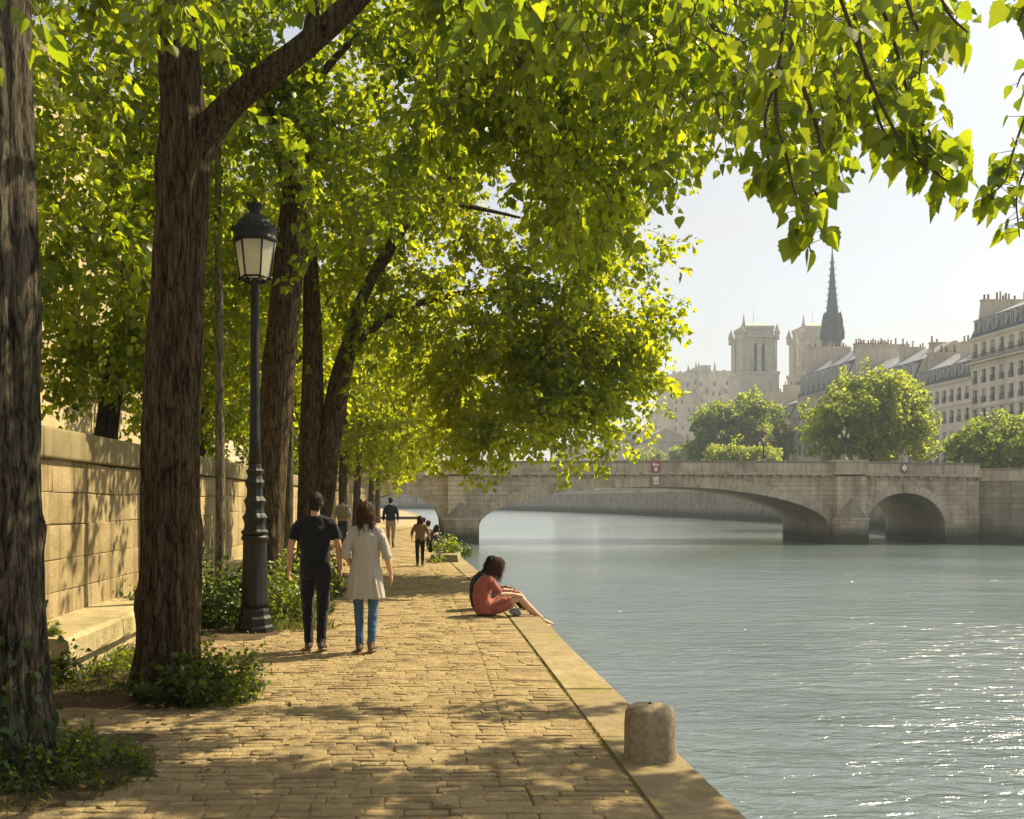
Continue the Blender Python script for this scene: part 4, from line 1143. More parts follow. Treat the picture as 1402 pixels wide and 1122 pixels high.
def trunk_part(mb, pts, n=40, ridge=.10, per=7, seed=0.0, flare=0.0, cap=True):
    """pts: (x,y,z,r); bark ridges are real relief"""
    q = catmull(pts, per*2)
    P_ = [Vector(a[:3]) for a in q]; R_ = [a[3] for a in q]
    z0 = P_[0].z; kr = random.Random(int(seed*100)); kn = [(kr.uniform(0, 6.28), kr.uniform(.6, 5.5), kr.uniform(.10, .24), kr.uniform(.05, .11)) for _ in range(9)] if n > 60 else []; rings = []; ref = Vector((1, 0, 0)); acc = 0
    for i, p in enumerate(P_):
        t = (P_[min(i+1, len(P_)-1)]-P_[max(i-1, 0)]).normalized()
        a = (ref-t*ref.dot(t)).normalized(); ref = a; b = t.cross(a)
        if i: acc += (p-P_[i-1]).length
        ring = []
        for k in range(n):
            th = 2*math.pi*k/n
            cx__, sy__ = math.cos(th), math.sin(th)
            r = R_[i]
            # vertical plates and furrows
            nz_ = noise.noise(Vector((cx__*3.4+seed, sy__*3.4, acc*.8)))*.6+noise.noise(Vector((cx__*8+seed, sy__*8, acc*1.7+3)))*.5
            big = noise.noise(Vector((cx__*1.1+seed, sy__*1.1, acc*.45+9)))
            r *= 1+ridge*nz_+.07*big
            for (ka, kz, kamp, ks) in kn:      # knots and old branch scars
                da = (th-ka+math.pi) % (2*math.pi)-math.pi; e_ = (da*R_[i]/ks)**2+((acc-kz)/ks)**2
                if e_ < 9: r *= 1+kamp*(math.exp(-e_*.6)-.75*math.exp(-e_*4))
            if flare:
                hgt = max(0, 1-(p.z-z0)/.75)
                r *= 1+flare*hgt**2.2*(.55+.45*math.cos(th*4+seed+1.3*noise.noise(Vector((cx__, sy__, seed)))))
            ring.append(p+a*(r*cx__)+b*(r*sy__))
        rings.append(ring)
    vs = [v for r in rings for v in r]; fs = []
    for i in range(len(rings)-1):
        for k in range(n):
            k2 = (k+1) % n; fs.append((i*n+k, i*n+k2, (i+1)*n+k2, (i+1)*n+k))
    if cap: fs.append(tuple((len(rings)-1)*n+k for k in range(n)))
    mb.add(vs, fs, 0, True)

M['bark'] = m_bark('grey_bark', (.095, .082, .06), (.22, .19, .14))
M['bark2'] = m_bark('brown_bark', (.105, .073, .041), (.21, .155, .092))
M['bark3'] = m_bark('ivy_bark', (.06, .055, .035), (.11, .10, .065))
M['pale_bark'] = m_bark('pale_bark', (.22, .19, .12), (.34, .30, .20), .8)
M['twig'] = m_plain('twig', (.07, .055, .035), .9)
M['leaf'] = m_leaf('plane_leaf', (.046, .088, .009), (.40, .50, .011), .42, .025, .62)
M['leaf2'] = m_leaf('lime_leaf', (.056, .10, .010), (.53, .60, .013), .40, .025, .66)
M['leaf_dark'] = m_leaf('shrub_leaf', (.030, .062, .012), (.14, .21, .02), .4, .03, .45)
M['leaf_far'] = m_leaf('bank_leaf', (.10, .14, .02), (.50, .60, .05), .4, .03, .55)
M['leaf_far2'] = m_leaf('dense_bank_leaf', (.085, .14, .022), (.44, .55, .05), .4, .03, .5)

def tree(name, label, base, limbs, lv, tw, kind, bark, leafm, group=None, cat='tree', n=40, ridge=.1, seed=0., flare=.35, extra=None):
    t = thing(name, label, cat, base, group=group)
    o = Vector(base); mb = MB()
    for i, l_ in enumerate(limbs):
        trunk_part(mb, [(x-o.x, y-o.y, z-o.z, r) for x, y, z, r in l_], n if i == 0 else max(10, int(n*.6)), ridge, seed=seed+i*3.3, flare=flare if i == 0 else 0)
    mb.build('trunk', bark, t)
    if lv is not None and lv.c:
        link_mesh('crown', crown_mesh('crown', lv, kind, tw), [leafm, M['twig']], t)
    return t
def in_view(m=120):
    def f(p):
        if p.y < .8: return False
        px = CX+p.x/p.y*F; py = HY-(p.z-EYE)/p.y*F
        if p.y > 12 and 590 < px < 676 and 605 < py < 780: return False      # the boughs part here
        return -m-200 < px < 1402+m and -m-160 < py < 1250
    return f
V = in_view()
TG = 'trees along the quay path'
# --- first tree: big trunk at the edge of the view
b1 = (-2.70, 6.3, 0)
lv, tw = crown([((-2.6, 6.4, 8.4), (2.6, 2.6, 2.0), 110)], .11, 'near', b1, seed=1, view=V)
# leaves hanging close in front of the trunk tops
for (px, py, d, k) in ((2, -20, 4.6, 4), (250, 0, 7.6, 7), (228, -20, 7.6, 6), (300, -60, 7.4, 6), (130, -50, 7.2, 8), (70, -60, 7.0, 6), (190, -40, 7.2, 6), (400, -60, 7.4, 6)):
    for i in range(k):
        q = P(px+random.gauss(0, 16), py+random.gauss(0, 10), d+random.gauss(0, .15)); spray(lv, tw, np.array(q)-np.array(b1), (random.gauss(0, .5), random.gauss(0, .5), -.5), .4, 9, .105, .8, .35, spread=.08, hang=.8)
tree('plane_tree', 'thick grey furrowed trunk with ivy round its foot, cut by the edge of the view', b1,
     [[(-2.66, 6.3, -.1, .36), (-2.68, 6.3, .5, .31), (-2.70, 6.3, 1.6, .285), (-2.72, 6.3, 3.2, .275), (-2.75, 6.3, 5.2, .25), (-2.75, 6.3, 7.5, .2), (-2.6, 6.4, 9.5, .1)],
      [(-2.75, 6.3, 6.0, .16), (-2.2, 6.0, 7.2, .12), (-1.4, 5.6, 8.0, .06)]], lv, tw, 'near', M['bark'], M['leaf'], TG, n=90, seed=2., ridge=.20)

# --- second tree: forked trunk, its limb reaching out over the water
b2 = (-2.18, 8.66, 0)
def Q(px, py, d, r): p = P(px, py, d); return (p.x, p.y, p.z, r)
d2 = 8.66
trunk2 = [(-2.20, d2, -.1, .29), (-2.19, d2, .35, .27), Q(232, 760, d2, .255), Q(234, 600, d2, .245), Q(240, 450, d2, .232), Q(249, 300, d2, .215), Q(252, 215, d2, .215), Q(249, 150, d2, .185), Q(243, 60, d2, .165), Q(238, -60, d2+.1, .15), Q(225, -260, d2+.3, .10), Q(240, -420, d2+.5, .05)]
limb2 = [Q(262, 235, d2, .12), Q(286, 180, d2, .135), Q(325, 135, d2-.05, .118), Q(375, 96, d2-.1, .108), Q(430, 52, d2-.1, .1), Q(486, 0, d2-.1, .095), Q(560, -80, d2-.2, .085), Q(680, -190, d2-.5, .075), Q(820, -260, d2-.8, .06), Q(960, -280, d2-1, .045), Q(1100, -250, d2-1.2, .03)]
sub2 = [Q(680, -190, d2-.5, .05), Q(800, -150, d2-2.2, .04), Q(950, -130, d2-3.2, .03), Q(1150, -90, d2-3.8, .018)]
sub3 = [Q(560, -80, d2-.2, .05), Q(600, -70, d2-2.5, .035), Q(700, -60, d2-4.5, .02)]
lv, tw = crown([((-2.1, 8.6, 9.4), (3.0, 2.8, 2.2), 110), ((.2, 8.6, 8.4), (2.2, 2.2, 1.5), 80)], .11, 'near', b2, seed=2, view=V)
o2 = np.array(b2)
def hang(px, py, d, dirn, length, n, size, tint=.45, droop=1.0, jit=14, rep=1, spread=.09, dj=.25):
    for i in range(rep):
        q = P(px+random.gauss(0, jit), py+random.gauss(0, jit), d+random.gauss(0, dj))
        spray(lv, tw, np.array(q)-o2, dirn, length*random.uniform(.8, 1.2), n, size, droop, tint, spread=spread, hang=.7, twr=.006)
def chain(pts, d0, d1, size, per=9, tint=.45, wob=10, spread=.10, thick=.010):
    """a hanging branch through photo points, given real depths, with leaves along it"""
    m_ = len(pts); q = []
    for i, (px, py) in enumerate(pts):
        p = P(px, py, d0+(d1-d0)*i/(m_-1)); q.append((p.x-o2[0], p.y-o2[1], p.z-o2[2]))
    q = catmull(q, 8); tw.tube([tuple(a) for a in q], [thick*(1-.8*i/len(q))+.0015 for i in range(len(q))], 5, 1, True, False)
    L_ = sum(np.linalg.norm(b-a) for a, b in zip(q, q[1:])); N_ = int(L_*per*2)
    for k in range(N_):
        i = random.randrange(len(q)-1); f = random.random(); base = q[i]*(1-f)+q[i+1]*f; t = q[i+1]-q[i]; t = t/np.linalg.norm(t)
        s_ = LR.normal(0, 1, 3); s_ -= t*np.dot(s_, t); s_ /= np.linalg.norm(s_)
        ld = t*.35+s_*.55+np.array([0, 0, -.75]); nn = np.array([LR.normal(0, .55), LR.normal(0, .55)-.45, .35])
        c_ = base+s_*LR.uniform(.3, 1)*spread
        tw.tube([tuple(base), tuple(c_)], [.0022, .0014], 3, 1, True, False)
        lv.put(c_[None], ld[None], nn[None], np.array([size*random.uniform(.65, 1.2)]), np.array([np.clip(tint+random.gauss(0, .2), 0, 1)]))
# sprays that hang from the limb into the upper part of the view, over the water (distances 3.5 to 9 m)
chain([(1085, -60), (1070, 60), (1062, 150), (1078, 220), (1095, 290), (1110, 345)], 4.7, 4.5, .10, 30, .55, spread=.10)
chain([(1085, 60), (1050, 150), (1052, 215), (1062, 275)], 4.9, 4.7, .10, 26, .5)
chain([(1100, 120), (1122, 190), (1112, 250), (1130, 285)], 4.8, 4.6, .10, 20, .55)
chain([(1130, -60), (1170, 50), (1205, 140), (1240, 200), (1285, 240), (1322, 262)], 5.0, 4.7, .105, 30, .45, spread=.12)
chain([(1190, -40), (1225, 60), (1250, 150), (1275, 185), (1290, 240)], 5.1, 4.8, .10, 26, .45, spread=.12)
chain([(1170, 20), (1190, 120), (1215, 190), (1255, 235)], 5.2, 4.9, .10, 24, .42, spread=.12)
chain([(1225, -60), (1245, 10), (1262, 60), (1258, 110)], 4.6, 4.5, .10, 22, .45)
chain([(1270, -90), (1285, -20), (1300, 20), (1325, 45)], 4.0, 3.9, .11, 18, .45)
chain([(1440, 60), (1400, 170), (1385, 215), (1375, 250), (1345, 275)], 4.9, 4.8, .08, 20, .5, spread=.09, thick=.006)
chain([(1430, 180), (1405, 230), (1392, 270), (1396, 325)], 4.9, 4.8, .085, 24, .5, spread=.10, thick=.006)
chain([(1430, 90), (1402, 100), (1392, 120)], 5.2, 5.2, .08, 16, .5, spread=.09, thick=.006)
chain([(1470, -60), (1415, -10), (1395, 30)], 4.2, 4.2, .11, 16, .5)
def fill(x0, x1, y0, y1, d0, d1, n, size, tint, edge=None, k=(8, 13), ln=.5):
    c = 0; tr = 0
    while c < n and tr < n*8:
        tr += 1
        px, py = random.uniform(x0, x1), random.uniform(y0, y1)
        if edge and py > edge(px)+random.gauss(0, 8): continue
        d = random.uniform(d0, d1); q = P(px, py, d)
        if random.random() > keep_sun(q): continue
        c += 1
        spray(lv, tw, np.array(q)-o2, (random.gauss(.1, .6), random.gauss(0, .6), random.gauss(-.3, .4)), ln*random.uniform(.7, 1.3), random.randint(*k), size, .9, tint+.25*noise.noise(Vector((px*.01, py*.01, d))), spread=size*.8, hang=.7, twr=.005)
def lower(px):       # lower outline of the hanging boughs over the river
    e = [(560, 20), (600, 70), (660, 40), (700, 150), (760, 330), (840, 330), (880, 230), (930, 215), (960, 150), (1040, 150), (1100, 200), (1140, 190), (1160, 120), (1215, 130), (1262, 60), (1300, -30), (1402, -40)]
    for (a, ya), (b, yb) in zip(e, e[1:]):
        if px <= b: return ya+(yb-ya)*max(0, (px-a))/(b-a)
    return -40
fill(640, 1260, -120, 330, 7.5, 10.5, 760, .085, .45, lower, (10, 15))
fill(900, 1260, -100, 190, 5.6, 7.4, 110, .09, .45, lower, (9, 14))
fill(590, 680, -70, 30, 4.6, 5.4, 9, .11, .1, None, (5, 8), .3)
fill(640, 780, -90, -20, 4.6, 5.6, 8, .12, .3, None, (5, 8), .35)
fill(760, 980, -90, 60, 5.2, 7.0, 70, .09, .4, None, (9, 14))
fill(560, 760, -60, 200, 9.5, 12, 200, .10, .55, None, (10, 15))
fill(680, 900, 20, 330, 9.0, 12, 300, .10, .5, lower, (10, 15))
# added bough, unseen above the view; sprays placed to streak shadow over near setts
shade_limb = [Q(1100, -250, d2-1.2, .05), (3.9, 8.6, 7.6, .045), (5.2, 9.6, 8.0, .035), (6.6, 10.2, 8.2, .015)]
got = 0
while got < 260:
    gx, gy, z = random.uniform(-2.2, 1.75), random.uniform(4.4, 8.2), random.uniform(6.9, 8.7)
    if stripe(gx*.45+gy*.3, gy*2.6) < (.06 if gy < 6.8 else .33): continue
    q = Vector((gx+SUN.x/SUN.z*z, gy+SUN.y/SUN.z*z, z)); got += 1
    spray(lv, tw, np.array(q)-o2, (random.gauss(0, .6), random.gauss(0, .6), -.1), .35, 13, .125, .3, .45, spread=.10, hang=.2, flat=1.2)
tree('plane_tree', 'brown tree forking into a bare limb over the path, weeds round its foot', b2, [trunk2, limb2, sub2, sub3, shade_limb], lv, tw, 'near', M['bark2'], M['leaf'], TG, n=120, seed=7., ridge=.18, flare=.45)

# --- third tree, leaning behind the lamp
b3 = (-2.37, 15.4, 0); d3 = 15.4
lv, tw = crown([((-1.6, 15.2, 9.3), (3.4, 3.0, 2.6), 150), ((-3.0, 15.0, 6.9), (2.0, 2.0, 1.3), 60), ((.4, 16.0, 7.8), (2.2, 2.0, 1.6), 80), ((-2.3, 15.8, 9.0), (1.7, 1.2, 1.5), 120), ((-1.0, 15.8, 8.3), (1.3, 1.0, 1.3), 90), ((-2.0, 14.2, 6.0), (1.3, 1.2, .8), 26)], .145, 'mid', b3, seed=3, view=V)
tree('plane_tree', 'tree with a leaning brown trunk rising directly behind the street lamp', b3,
     [[(-2.40, d3, -.1, .33), (-2.38, d3, .5, .27), Q(368, 700, d3, .255), Q(374, 600, d3, .25), Q(383, 500, d3, .245), Q(393, 380, d3, .225), Q(402, 280, d3, .20), Q(410, 180, d3, .17), Q(418, 100, d3, .14), Q(430, 0, d3, .10), Q(450, -150, d3, .05)],
      [Q(405, 230, d3, .09), Q(392, 185, d3, .085), Q(376, 160, d3, .075), Q(352, 110, d3, .06), Q(330, 20, d3, .03)],
      [Q(414, 150, d3, .08), Q(450, 90, d3+.3, .06), Q(520, 20, d3+.6, .03)]], lv, tw, 'mid', M['bark2'], M['leaf'], TG, n=64, seed=11., ridge=.09)

# --- fourth tree: twin trunk, its crown hanging down to the water
b4 = (-2.2, 20.3, 0); d4 = 20.3
lv, tw = crown([((.6, 21.2, 8.8), (4.2, 3.0, 3.0), 250), ((1.6, 22.4, 8.7), (1.4, 1.0, 1.2), 70), ((2.9, 21.6, 6.2), (2.3, 2.2, 2.2), 300), ((1.2, 21.3, 5.3), (2.3, 2.0, 1.5), 190), ((-1.9, 20.2, 6.9), (2.4, 2.4, 2.2), 150), ((3.2, 21.8, 4.1), (1.6, 1.4, 1.3), 190), ((2.8, 22, 9.6), (2.7, 2.4, 2.8), 200), ((1.9, 22.6, 4.4), (1.5, 1.5, 1.3), 120), ((2.1, 21.2, 3.2), (1.2, 1.1, .9), 80), ((2.35, 21.0, 2.3), (.6, .7, .5), 18)], .15, 'mid', b4, thr=-.2, seed=4, view=V, leafn=(24, 36))
tree('plane_tree', 'twin-trunked tree whose leafy boughs hang over the river in front of the bridge', b4,
     [[(-2.20, d4, -.1, .42), (-2.18, d4, .5, .35), Q(428, 700, d4, .31), Q(427, 640, d4, .27), Q(427, 560, d4, .235), Q(428, 470, d4, .2), Q(425, 360, d4, .15), Q(415, 200, d4, .09), Q(410, 60, d4, .04)],
      [Q(432, 740, d4, .2), Q(440, 690, d4, .25), Q(450, 610, d4, .245), Q(466, 520, d4, .215), Q(478, 475, d4, .17), Q(500, 400, d4+.2, .12), Q(560, 300, d4+.5, .09), Q(660, 220, d4+.8, .06), Q(780, 200, d4+1, .03)],
      [Q(476, 480, d4, .10), Q(505, 455, d4+.1, .085), Q(560, 420, d4+.4, .07), Q(680, 400, d4+.8, .05), Q(800, 440, d4+1.2, .025)],
      [Q(520, 370, d4+.3, .08), Q(580, 280, d4-.2, .06), Q(640, 283, d4-.4, .05), Q(720, 300, d4-.3, .02)]], lv, tw, 'mid', M['bark2'], M['leaf2'], TG, n=56, seed=17., ridge=.08)

# --- the row continues
def row_tree(label, x, y, r, h, blobs, size, sd_, lean=.2, leafm='leaf2', thr=-.2, name='plane_tree', kind='far'):
    b = (x, y, 0)
    lv, tw = crown(blobs, size, kind, b, thr=thr, seed=sd_, view=V, leafn=(22, 34), slen=(.9, 1.6), twigs=y < 40)
    tree(name, label, b, [[(x, y, -.1, r*1.3), (x+lean*.05, y, .5, r*1.08), (x+lean*.3, y, h*.35, r*.92), (x+lean*.7, y, h*.7, r*.7), (x+lean, y, h, r*.3)], [(x+lean*.5, y, h*.5, r*.5), (x+lean*.5+1.2, y, h*.75, r*.3), (x+lean*.5+2.4, y+.3, h*.9, r*.12)]], lv, tw, kind, M['bark'], M[leafm], TG, n=24, seed=sd_*2.)
row_tree('straight grey trunk between the leaning tree behind the lamp and the twin-trunked tree', -3.4, 25.5, .14, 9.5, [((-2.6, 26, 8.5), (3, 2.6, 3), 170), ((-3.6, 26, 5.2), (1.6, 1.6, 1.2), 50)], .17, 5, .1)
row_tree('slim dark-trunked tree with bright yellow-green leaves beyond the twin-trunked tree', -2.9, 37, .16, 10, [((-1.8, 37, 7.2), (3.4, 3, 3.4), 230), ((-.9, 36.5, 3.9), (1.5, 1.5, 1.0), 70), ((.7, 37.5, 5.6), (2.0, 2.0, 1.8), 120)], .19, 6, .2)
row_tree('slender leaning tree with drooping fine foliage before the left part of the bridge', -3.0, 46, .17, 11, [((-1.2, 46, 7.5), (3.8, 3.4, 3.6), 260), ((.2, 45.5, 4.2), (2.0, 1.8, 1.4), 120)], .2, 7, .6)
row_tree('far tree of the row with weeping yellow-green branches over the path', -2.9, 58, .18, 12, [((-.8, 58, 8), (4.4, 3.6, 4.2), 300), ((1.0, 57, 5), (2.2, 2, 1.8), 130)], .22, 8, .5)
row_tree('last tree of the row, close to the bridge', -3.1, 72, .2, 13, [((-1.8, 72, 9), (5, 4, 4.5), 330)], .25, 9, .4)
# slender pale sapling by the wall
sb = (-2.92, 14.4, 0)
lv, tw = crown([((-2.8, 14.5, 7.2), (.9, .9, 1.2), 40)], .14, 'mid', sb, seed=12, view=V)
tree('sapling', 'thin pale straight sapling stem rising from the shrub in front of the wall', sb, [[(-2.92, 14.4, -.1, .09), Q(302, 740, 14.4, .072), Q(301, 600, 14.4, .068), Q(300, 450, 14.4, .062), Q(299, 300, 14.4, .055), Q(299, 200, 14.4, .04), (-2.85, 14.4, 8.0, .02)]], lv, tw, 'mid', M['pale_bark'], M['leaf'], None, n=24, ridge=.04, seed=3., flare=.2)

# --- trees on the street above the wall
UG = 'trees on the street above the wall'
def up_tree(label, x, y, r, h, blobs, size, sd_, lean=.5, thr=-.15, kind='mid', bark='bark3', ln=None):
    b = (x, y, 1.35)
    lv, tw = crown(blobs, size, kind, b, thr=thr, seed=sd_, view=V, leafn=(20, 30), slen=(.7, 1.3), prune=True, mul=1.7)
    tree('street_tree', label, b, [ln or [(x, y, 1.25, r*1.2), (x+lean*.1, y, 2.2, r), (x+lean*.45, y, 4.0, r*.9), (x+lean*.8, y, 6.2, r*.7), (x+lean, y, h, r*.3)]], lv, tw, kind, M[bark], M['leaf'], UG, n=32, seed=sd_*1.7)
dU = 19.5
up_tree('ivy-clad leaning dark trunk behind the wall, in front of the ochre house', P(143, 600, dU).x, dU, .2, 10,
        [((-6.3, 19.5, 7.6), (3.6, 2.6, 3.2), 280), ((-7.0, 19.2, 4.6), (2.2, 1.6, 1.2), 60), ((-5.3, 19.0, 5.2), (1.4, 1.4, 1.3), 55)], .15, 21, 1,
        ln=[Q(142, 625, dU, .24), Q(146, 590, dU, .22), Q(155, 520, dU, .2), Q(164, 460, dU, .185), Q(172, 400, dU, .16), Q(178, 340, dU, .14), Q(185, 240, dU, .1), Q(200, 100, dU, .05)])
up_tree('street tree behind the wall, its stem hidden behind the thick grey trunk', -6.9, 12.5, .2, 9, [((-5.9, 12.6, 7.4), (2.8, 2.4, 2.6), 170), ((-4.9, 12.0, 5.2), (1.6, 1.5, 1.0), 36)], .15, 22, .6)
up_tree('slim street tree behind the wall beside the pale house', -6.5, 29, .2, 11, [((-5.8, 29, 7.6), (3.2, 3, 3.4), 260), ((-6.3, 28.5, 4.4), (1.6, 1.6, 1.2), 60)], .18, 23, .3)
up_tree('street tree whose foliage fills the gap between the lamp and the leaning trunk', -6.3, 38, .2, 12, [((-5.6, 38, 8.4), (3.6, 3.2, 4.4), 300), ((-5.2, 38, 4.8), (2.0, 2, 1.6), 110)], .2, 24, .3, kind='far')
up_tree('farther street tree above the wall behind the twin trunk', -6.4, 52, .2, 13, [((-5.2, 52, 8.5), (4.0, 3.4, 5.0), 330)], .23, 25, .3, kind='far')
up_tree('street tree near the bridge approach', -7.5, 70, .22, 14, [((-6.5, 70, 9), (5, 4, 5), 330)], .27, 26, .3, kind='far')

up_tree('added street tree just past the bridge, shading the path behind the small arch', -7.5, 104, .25, 13, [((-5.5, 104, 8), (5.5, 4, 5), 330)], .32, 27, .3, kind='far')  # added to shade the bright path past the bridge and fill the gap
up_tree('added street tree well past the bridge on the near bank, for shade and fill', -12, 128, .25, 13, [((-9, 128, 8), (7, 5, 5.5), 330)], .38, 28, .3, kind='far')  # second tree added there for shade and fill
# --- trees of the far bank
BG = 'trees on the far bank'
def bank_tree(label, x, y, r, h, blobs, size, sd_, leafm='leaf_far', name='bank_tree', z0=3.3, stems=1):
    b = (x, y, z0); lv, _ = crown(blobs, size, 'far', b, clump=.28, thr=-.16, twigs=False, prune=False, leafn=(26, 40), slen=(1.2, 2.4), seed=sd_)
    limbs = [[(x, y, z0-.2, r*1.2), (x+.1, y, z0+2, r), (x+.3, y, z0+h*.5, r*.8), (x+.2, y, z0+h*.85, r*.3)]]
    for k in range(5):
        a = k*1.3+sd_; q = random.uniform(.25, .45)
        limbs.append([(x+.1, y, z0+h*.22, r*.6), (x+math.cos(a)*h*.12, y+math.sin(a)*h*.12, z0+h*.4, r*.45), (x+math.cos(a)*h*.3, y+math.sin(a)*h*.3, z0+h*.7, r*.15)])
    tree(name, label, b, limbs, lv, None, 'far', M['bark'], M[leafm], BG, n=12, seed=sd_)
dB = 128; S_ = dB/F
def bp_(px, py, d): return tuple(P(px, py, d))
bank_tree('broad round sunlit tree on the far bank in front of the zinc roofs', *bp_(1188, 0, dB)[:2], .45, 15, [(bp_(1188, 566, dB), (6.6, 6, 5.6), 420), (bp_(1150, 590, dB), (3.6, 4, 3.2), 110), (bp_(1232, 585, dB), (3.4, 4, 3.6), 120), (bp_(1190, 535, dB), (4.5, 4.5, 2.6), 110)], .5, 31)
bank_tree('leafy green tree on the far bank before the corner house', *bp_(1375, 0, 112)[:2], .35, 10, [(bp_(1372, 606, 112), (4.6, 4, 2.6), 200), (bp_(1340, 612, 112), (2.6, 3, 2.2), 90), (bp_(1405, 600, 112), (3, 3, 2.8), 100)], .42, 32, 'leaf_far2')
d5 = 215
bank_tree('dense dark green tree on the far bank, in front of the hazy pale houses', *bp_(990, 0, d5)[:2], .5, 14, [(bp_(985, 592, d5), (6.0, 5, 6.5), 300), (bp_(1020, 575, d5), (6, 5, 5), 260), (bp_(965, 606, d5), (3.6, 4, 4.4), 120)], .7, 33, 'leaf_far2')
bank_tree('second dense green tree on the far bank, leaning against the ornate house', *bp_(1038, 0, 222)[:2], .5, 14, [(bp_(1040, 580, 222), (5, 5, 6.5), 240), (bp_(1060, 600, 222), (3.5, 4, 5), 110)], .7, 34, 'leaf_far2')
bank_tree('low bright yellow-green bush on the far bank just behind the bridge parapet', *bp_(1012, 0, 185)[:2], .25, 5, [(bp_(1010, 622, 185), (4.6, 4, 2.0), 130), (bp_(1040, 625, 185), (3, 3, 1.5), 60), (bp_(985, 628, 185), (2.5, 3, 1.2), 40)], .5, 35, 'leaf_far', 'bank_shrub')
bank_tree('small faint yellow bush in the haze far up the bank', *bp_(940, 0, 300)[:2], .25, 5, [(bp_(938, 622, 300), (4, 4, 3), 60), (bp_(885, 626, 330), (6, 4, 3), 60)], .8, 36, 'leaf_far', 'bank_shrub')
# ------------------------------------------------------------------ people
def remesh(mb, voxel, smooth=3, name='body'):
    me = mb.mesh('tmp'); o = bpy.data.objects.new('tmp', me); COL.objects.link(o)
    r = o.modifiers.new('r', 'REMESH'); r.mode = 'VOXEL'; r.voxel_size = voxel; r.use_smooth_shade = True
    s = o.modifiers.new('s', 'SMOOTH'); s.iterations = smooth; s.factor = .5
    dg = bpy.context.evaluated_depsgraph_get(); dg.update()
    out = bpy.data.meshes.new_from_object(o.evaluated_get(dg)); out.name = name
    bpy.data.objects.remove(o); bpy.data.meshes.remove(me)
    out.materials.clear()
    return out
def relief(me, name):
    """folds in cloth, locks in hair: real relief along the normals"""
    if name in ('body', 'shoe', 'sole'): return
    n_ = len(me.vertices); sd_ = random.uniform(0, 50)
    nr = [v.normal.copy() for v in me.vertices]; co = [v.co.copy() for v in me.vertices]
    for v, c, k in zip(me.vertices, co, nr):
        if name == 'hair':
            d = .007*noise.noise(Vector((c.x*70, c.y*70, c.z*9+sd_)))+.006*noise.noise(Vector((c.x*28, c.y*28, c.z*5+sd_)))
        else:
            q = Vector((c.x*9, c.y*9, c.z*11+c.x*6+sd_))
            d = .012*(1-2*abs(noise.noise(q)))*(.4+noise.noise(c*3+Vector((sd_, 0, 0))))+.006*noise.noise(Vector((c.x*16, c.y*16, c.z*7+sd_)))
        v.co = c+k*d
    me.update()
def strands(me, n_, ln, wd=.0028):
    """loose locks lying on the hair, running down"""
    ps = me.polygons; vs = [tuple(v.co) for v in me.vertices]; fs = [tuple(p.vertices) for p in ps]
    for _ in range(n_):
        p = ps[random.randrange(len(ps))]; c = Vector(p.center); k = Vector(p.normal)
        t = Vector((random.gauss(0, .12), random.gauss(0, .12), -1)); t = t-k*t.dot(k)
        if t.length < .15: t = Vector((k.x, k.y, -.2))
        t.normalize(); s_ = t.cross(k).normalized()*wd; b = len(vs); l_ = ln*random.uniform(.5, 1.2)
        for i in range(5):
            u = i/4; q = c+k*(.002+.010*math.sin(u*2.6)*random.uniform(.3, 1))+t*l_*u+Vector((0, 0, -.3*l_*u*u)); w_ = s_*(1-.75*u)
            vs += [tuple(q-w_), tuple(q+w_)]
        fs += [(b+2*i, b+2*i+1, b+2*i+3, b+2*i+2) for i in range(4)]
    m2 = bpy.data.meshes.new('hair'); m2.from_pydata(vs, [], fs); m2.update(); return m2
def loft(mb, pts, n=20, per=5, ends=True, sides=(1, 0, 0)):
    """pts (x,y,z,rx,ry)"""
    q = catmull(pts, per)
    mb.tube([a[:3] for a in q], [(max(.003, a[3]), max(.003, a[4])) for a in q], n, sides=sides)
    if ends:
        for a in (q[0], q[-1]): mb.ball(a[:3], min(a[3], a[4])*.98, 12, 8)
def hand(mb, w, e, side, curl=.5, inward=None):
    """wrist w, direction e (along the forearm); five curled fingers and a thumb leaving the side of the palm"""
    w = Vector(w); e = Vector(e).normalized()
    fwd = Vector(inward) if inward else Vector((0, 1, 0))          # thumb side
    fwd = (fwd-e*fwd.dot(e)).normalized(); pn = e.cross(fwd)*side   # palm faces the thigh
    if pn.x*side > 0: pn = -pn
    pm = w+e*.045
    mb.tube([tuple(w), tuple(w+e*.03), tuple(w+e*.08)], [(.024, .017), (.038, .017), (.04, .014)], 12, sides=tuple(fwd)); mb.ball(tuple(pm), .02)
    for k, (off_, ln_) in enumerate(((.030, .068), (.010, .077), (-.010, .071), (-.029, .056))):
        p = w+e*.078+fwd*off_; d = e.copy(); pts = [p]
        for j, f_ in enumerate((.45, .32, .23)):
            d = (d+pn*curl*(.55+.12*j)+fwd*off_*.8).normalized(); pts.append(pts[-1]+d*ln_*f_)
        mb.tube([tuple(a) for a in pts], [.0092, .0088, .0082, .0068], 8); mb.ball(tuple(pts[-1]), .0068, 8, 6); mb.ball(tuple(pts[0]), .0095, 8, 6)
    b = w+e*.025+fwd*.028; t = [b, b+e*.03+fwd*.018+pn*.008, b+e*.055+fwd*.016+pn*.02]
    mb.tube([tuple(a) for a in t], [.013, .0105, .0085], 8); mb.ball(tuple(t[-1]), .0085, 8, 6)
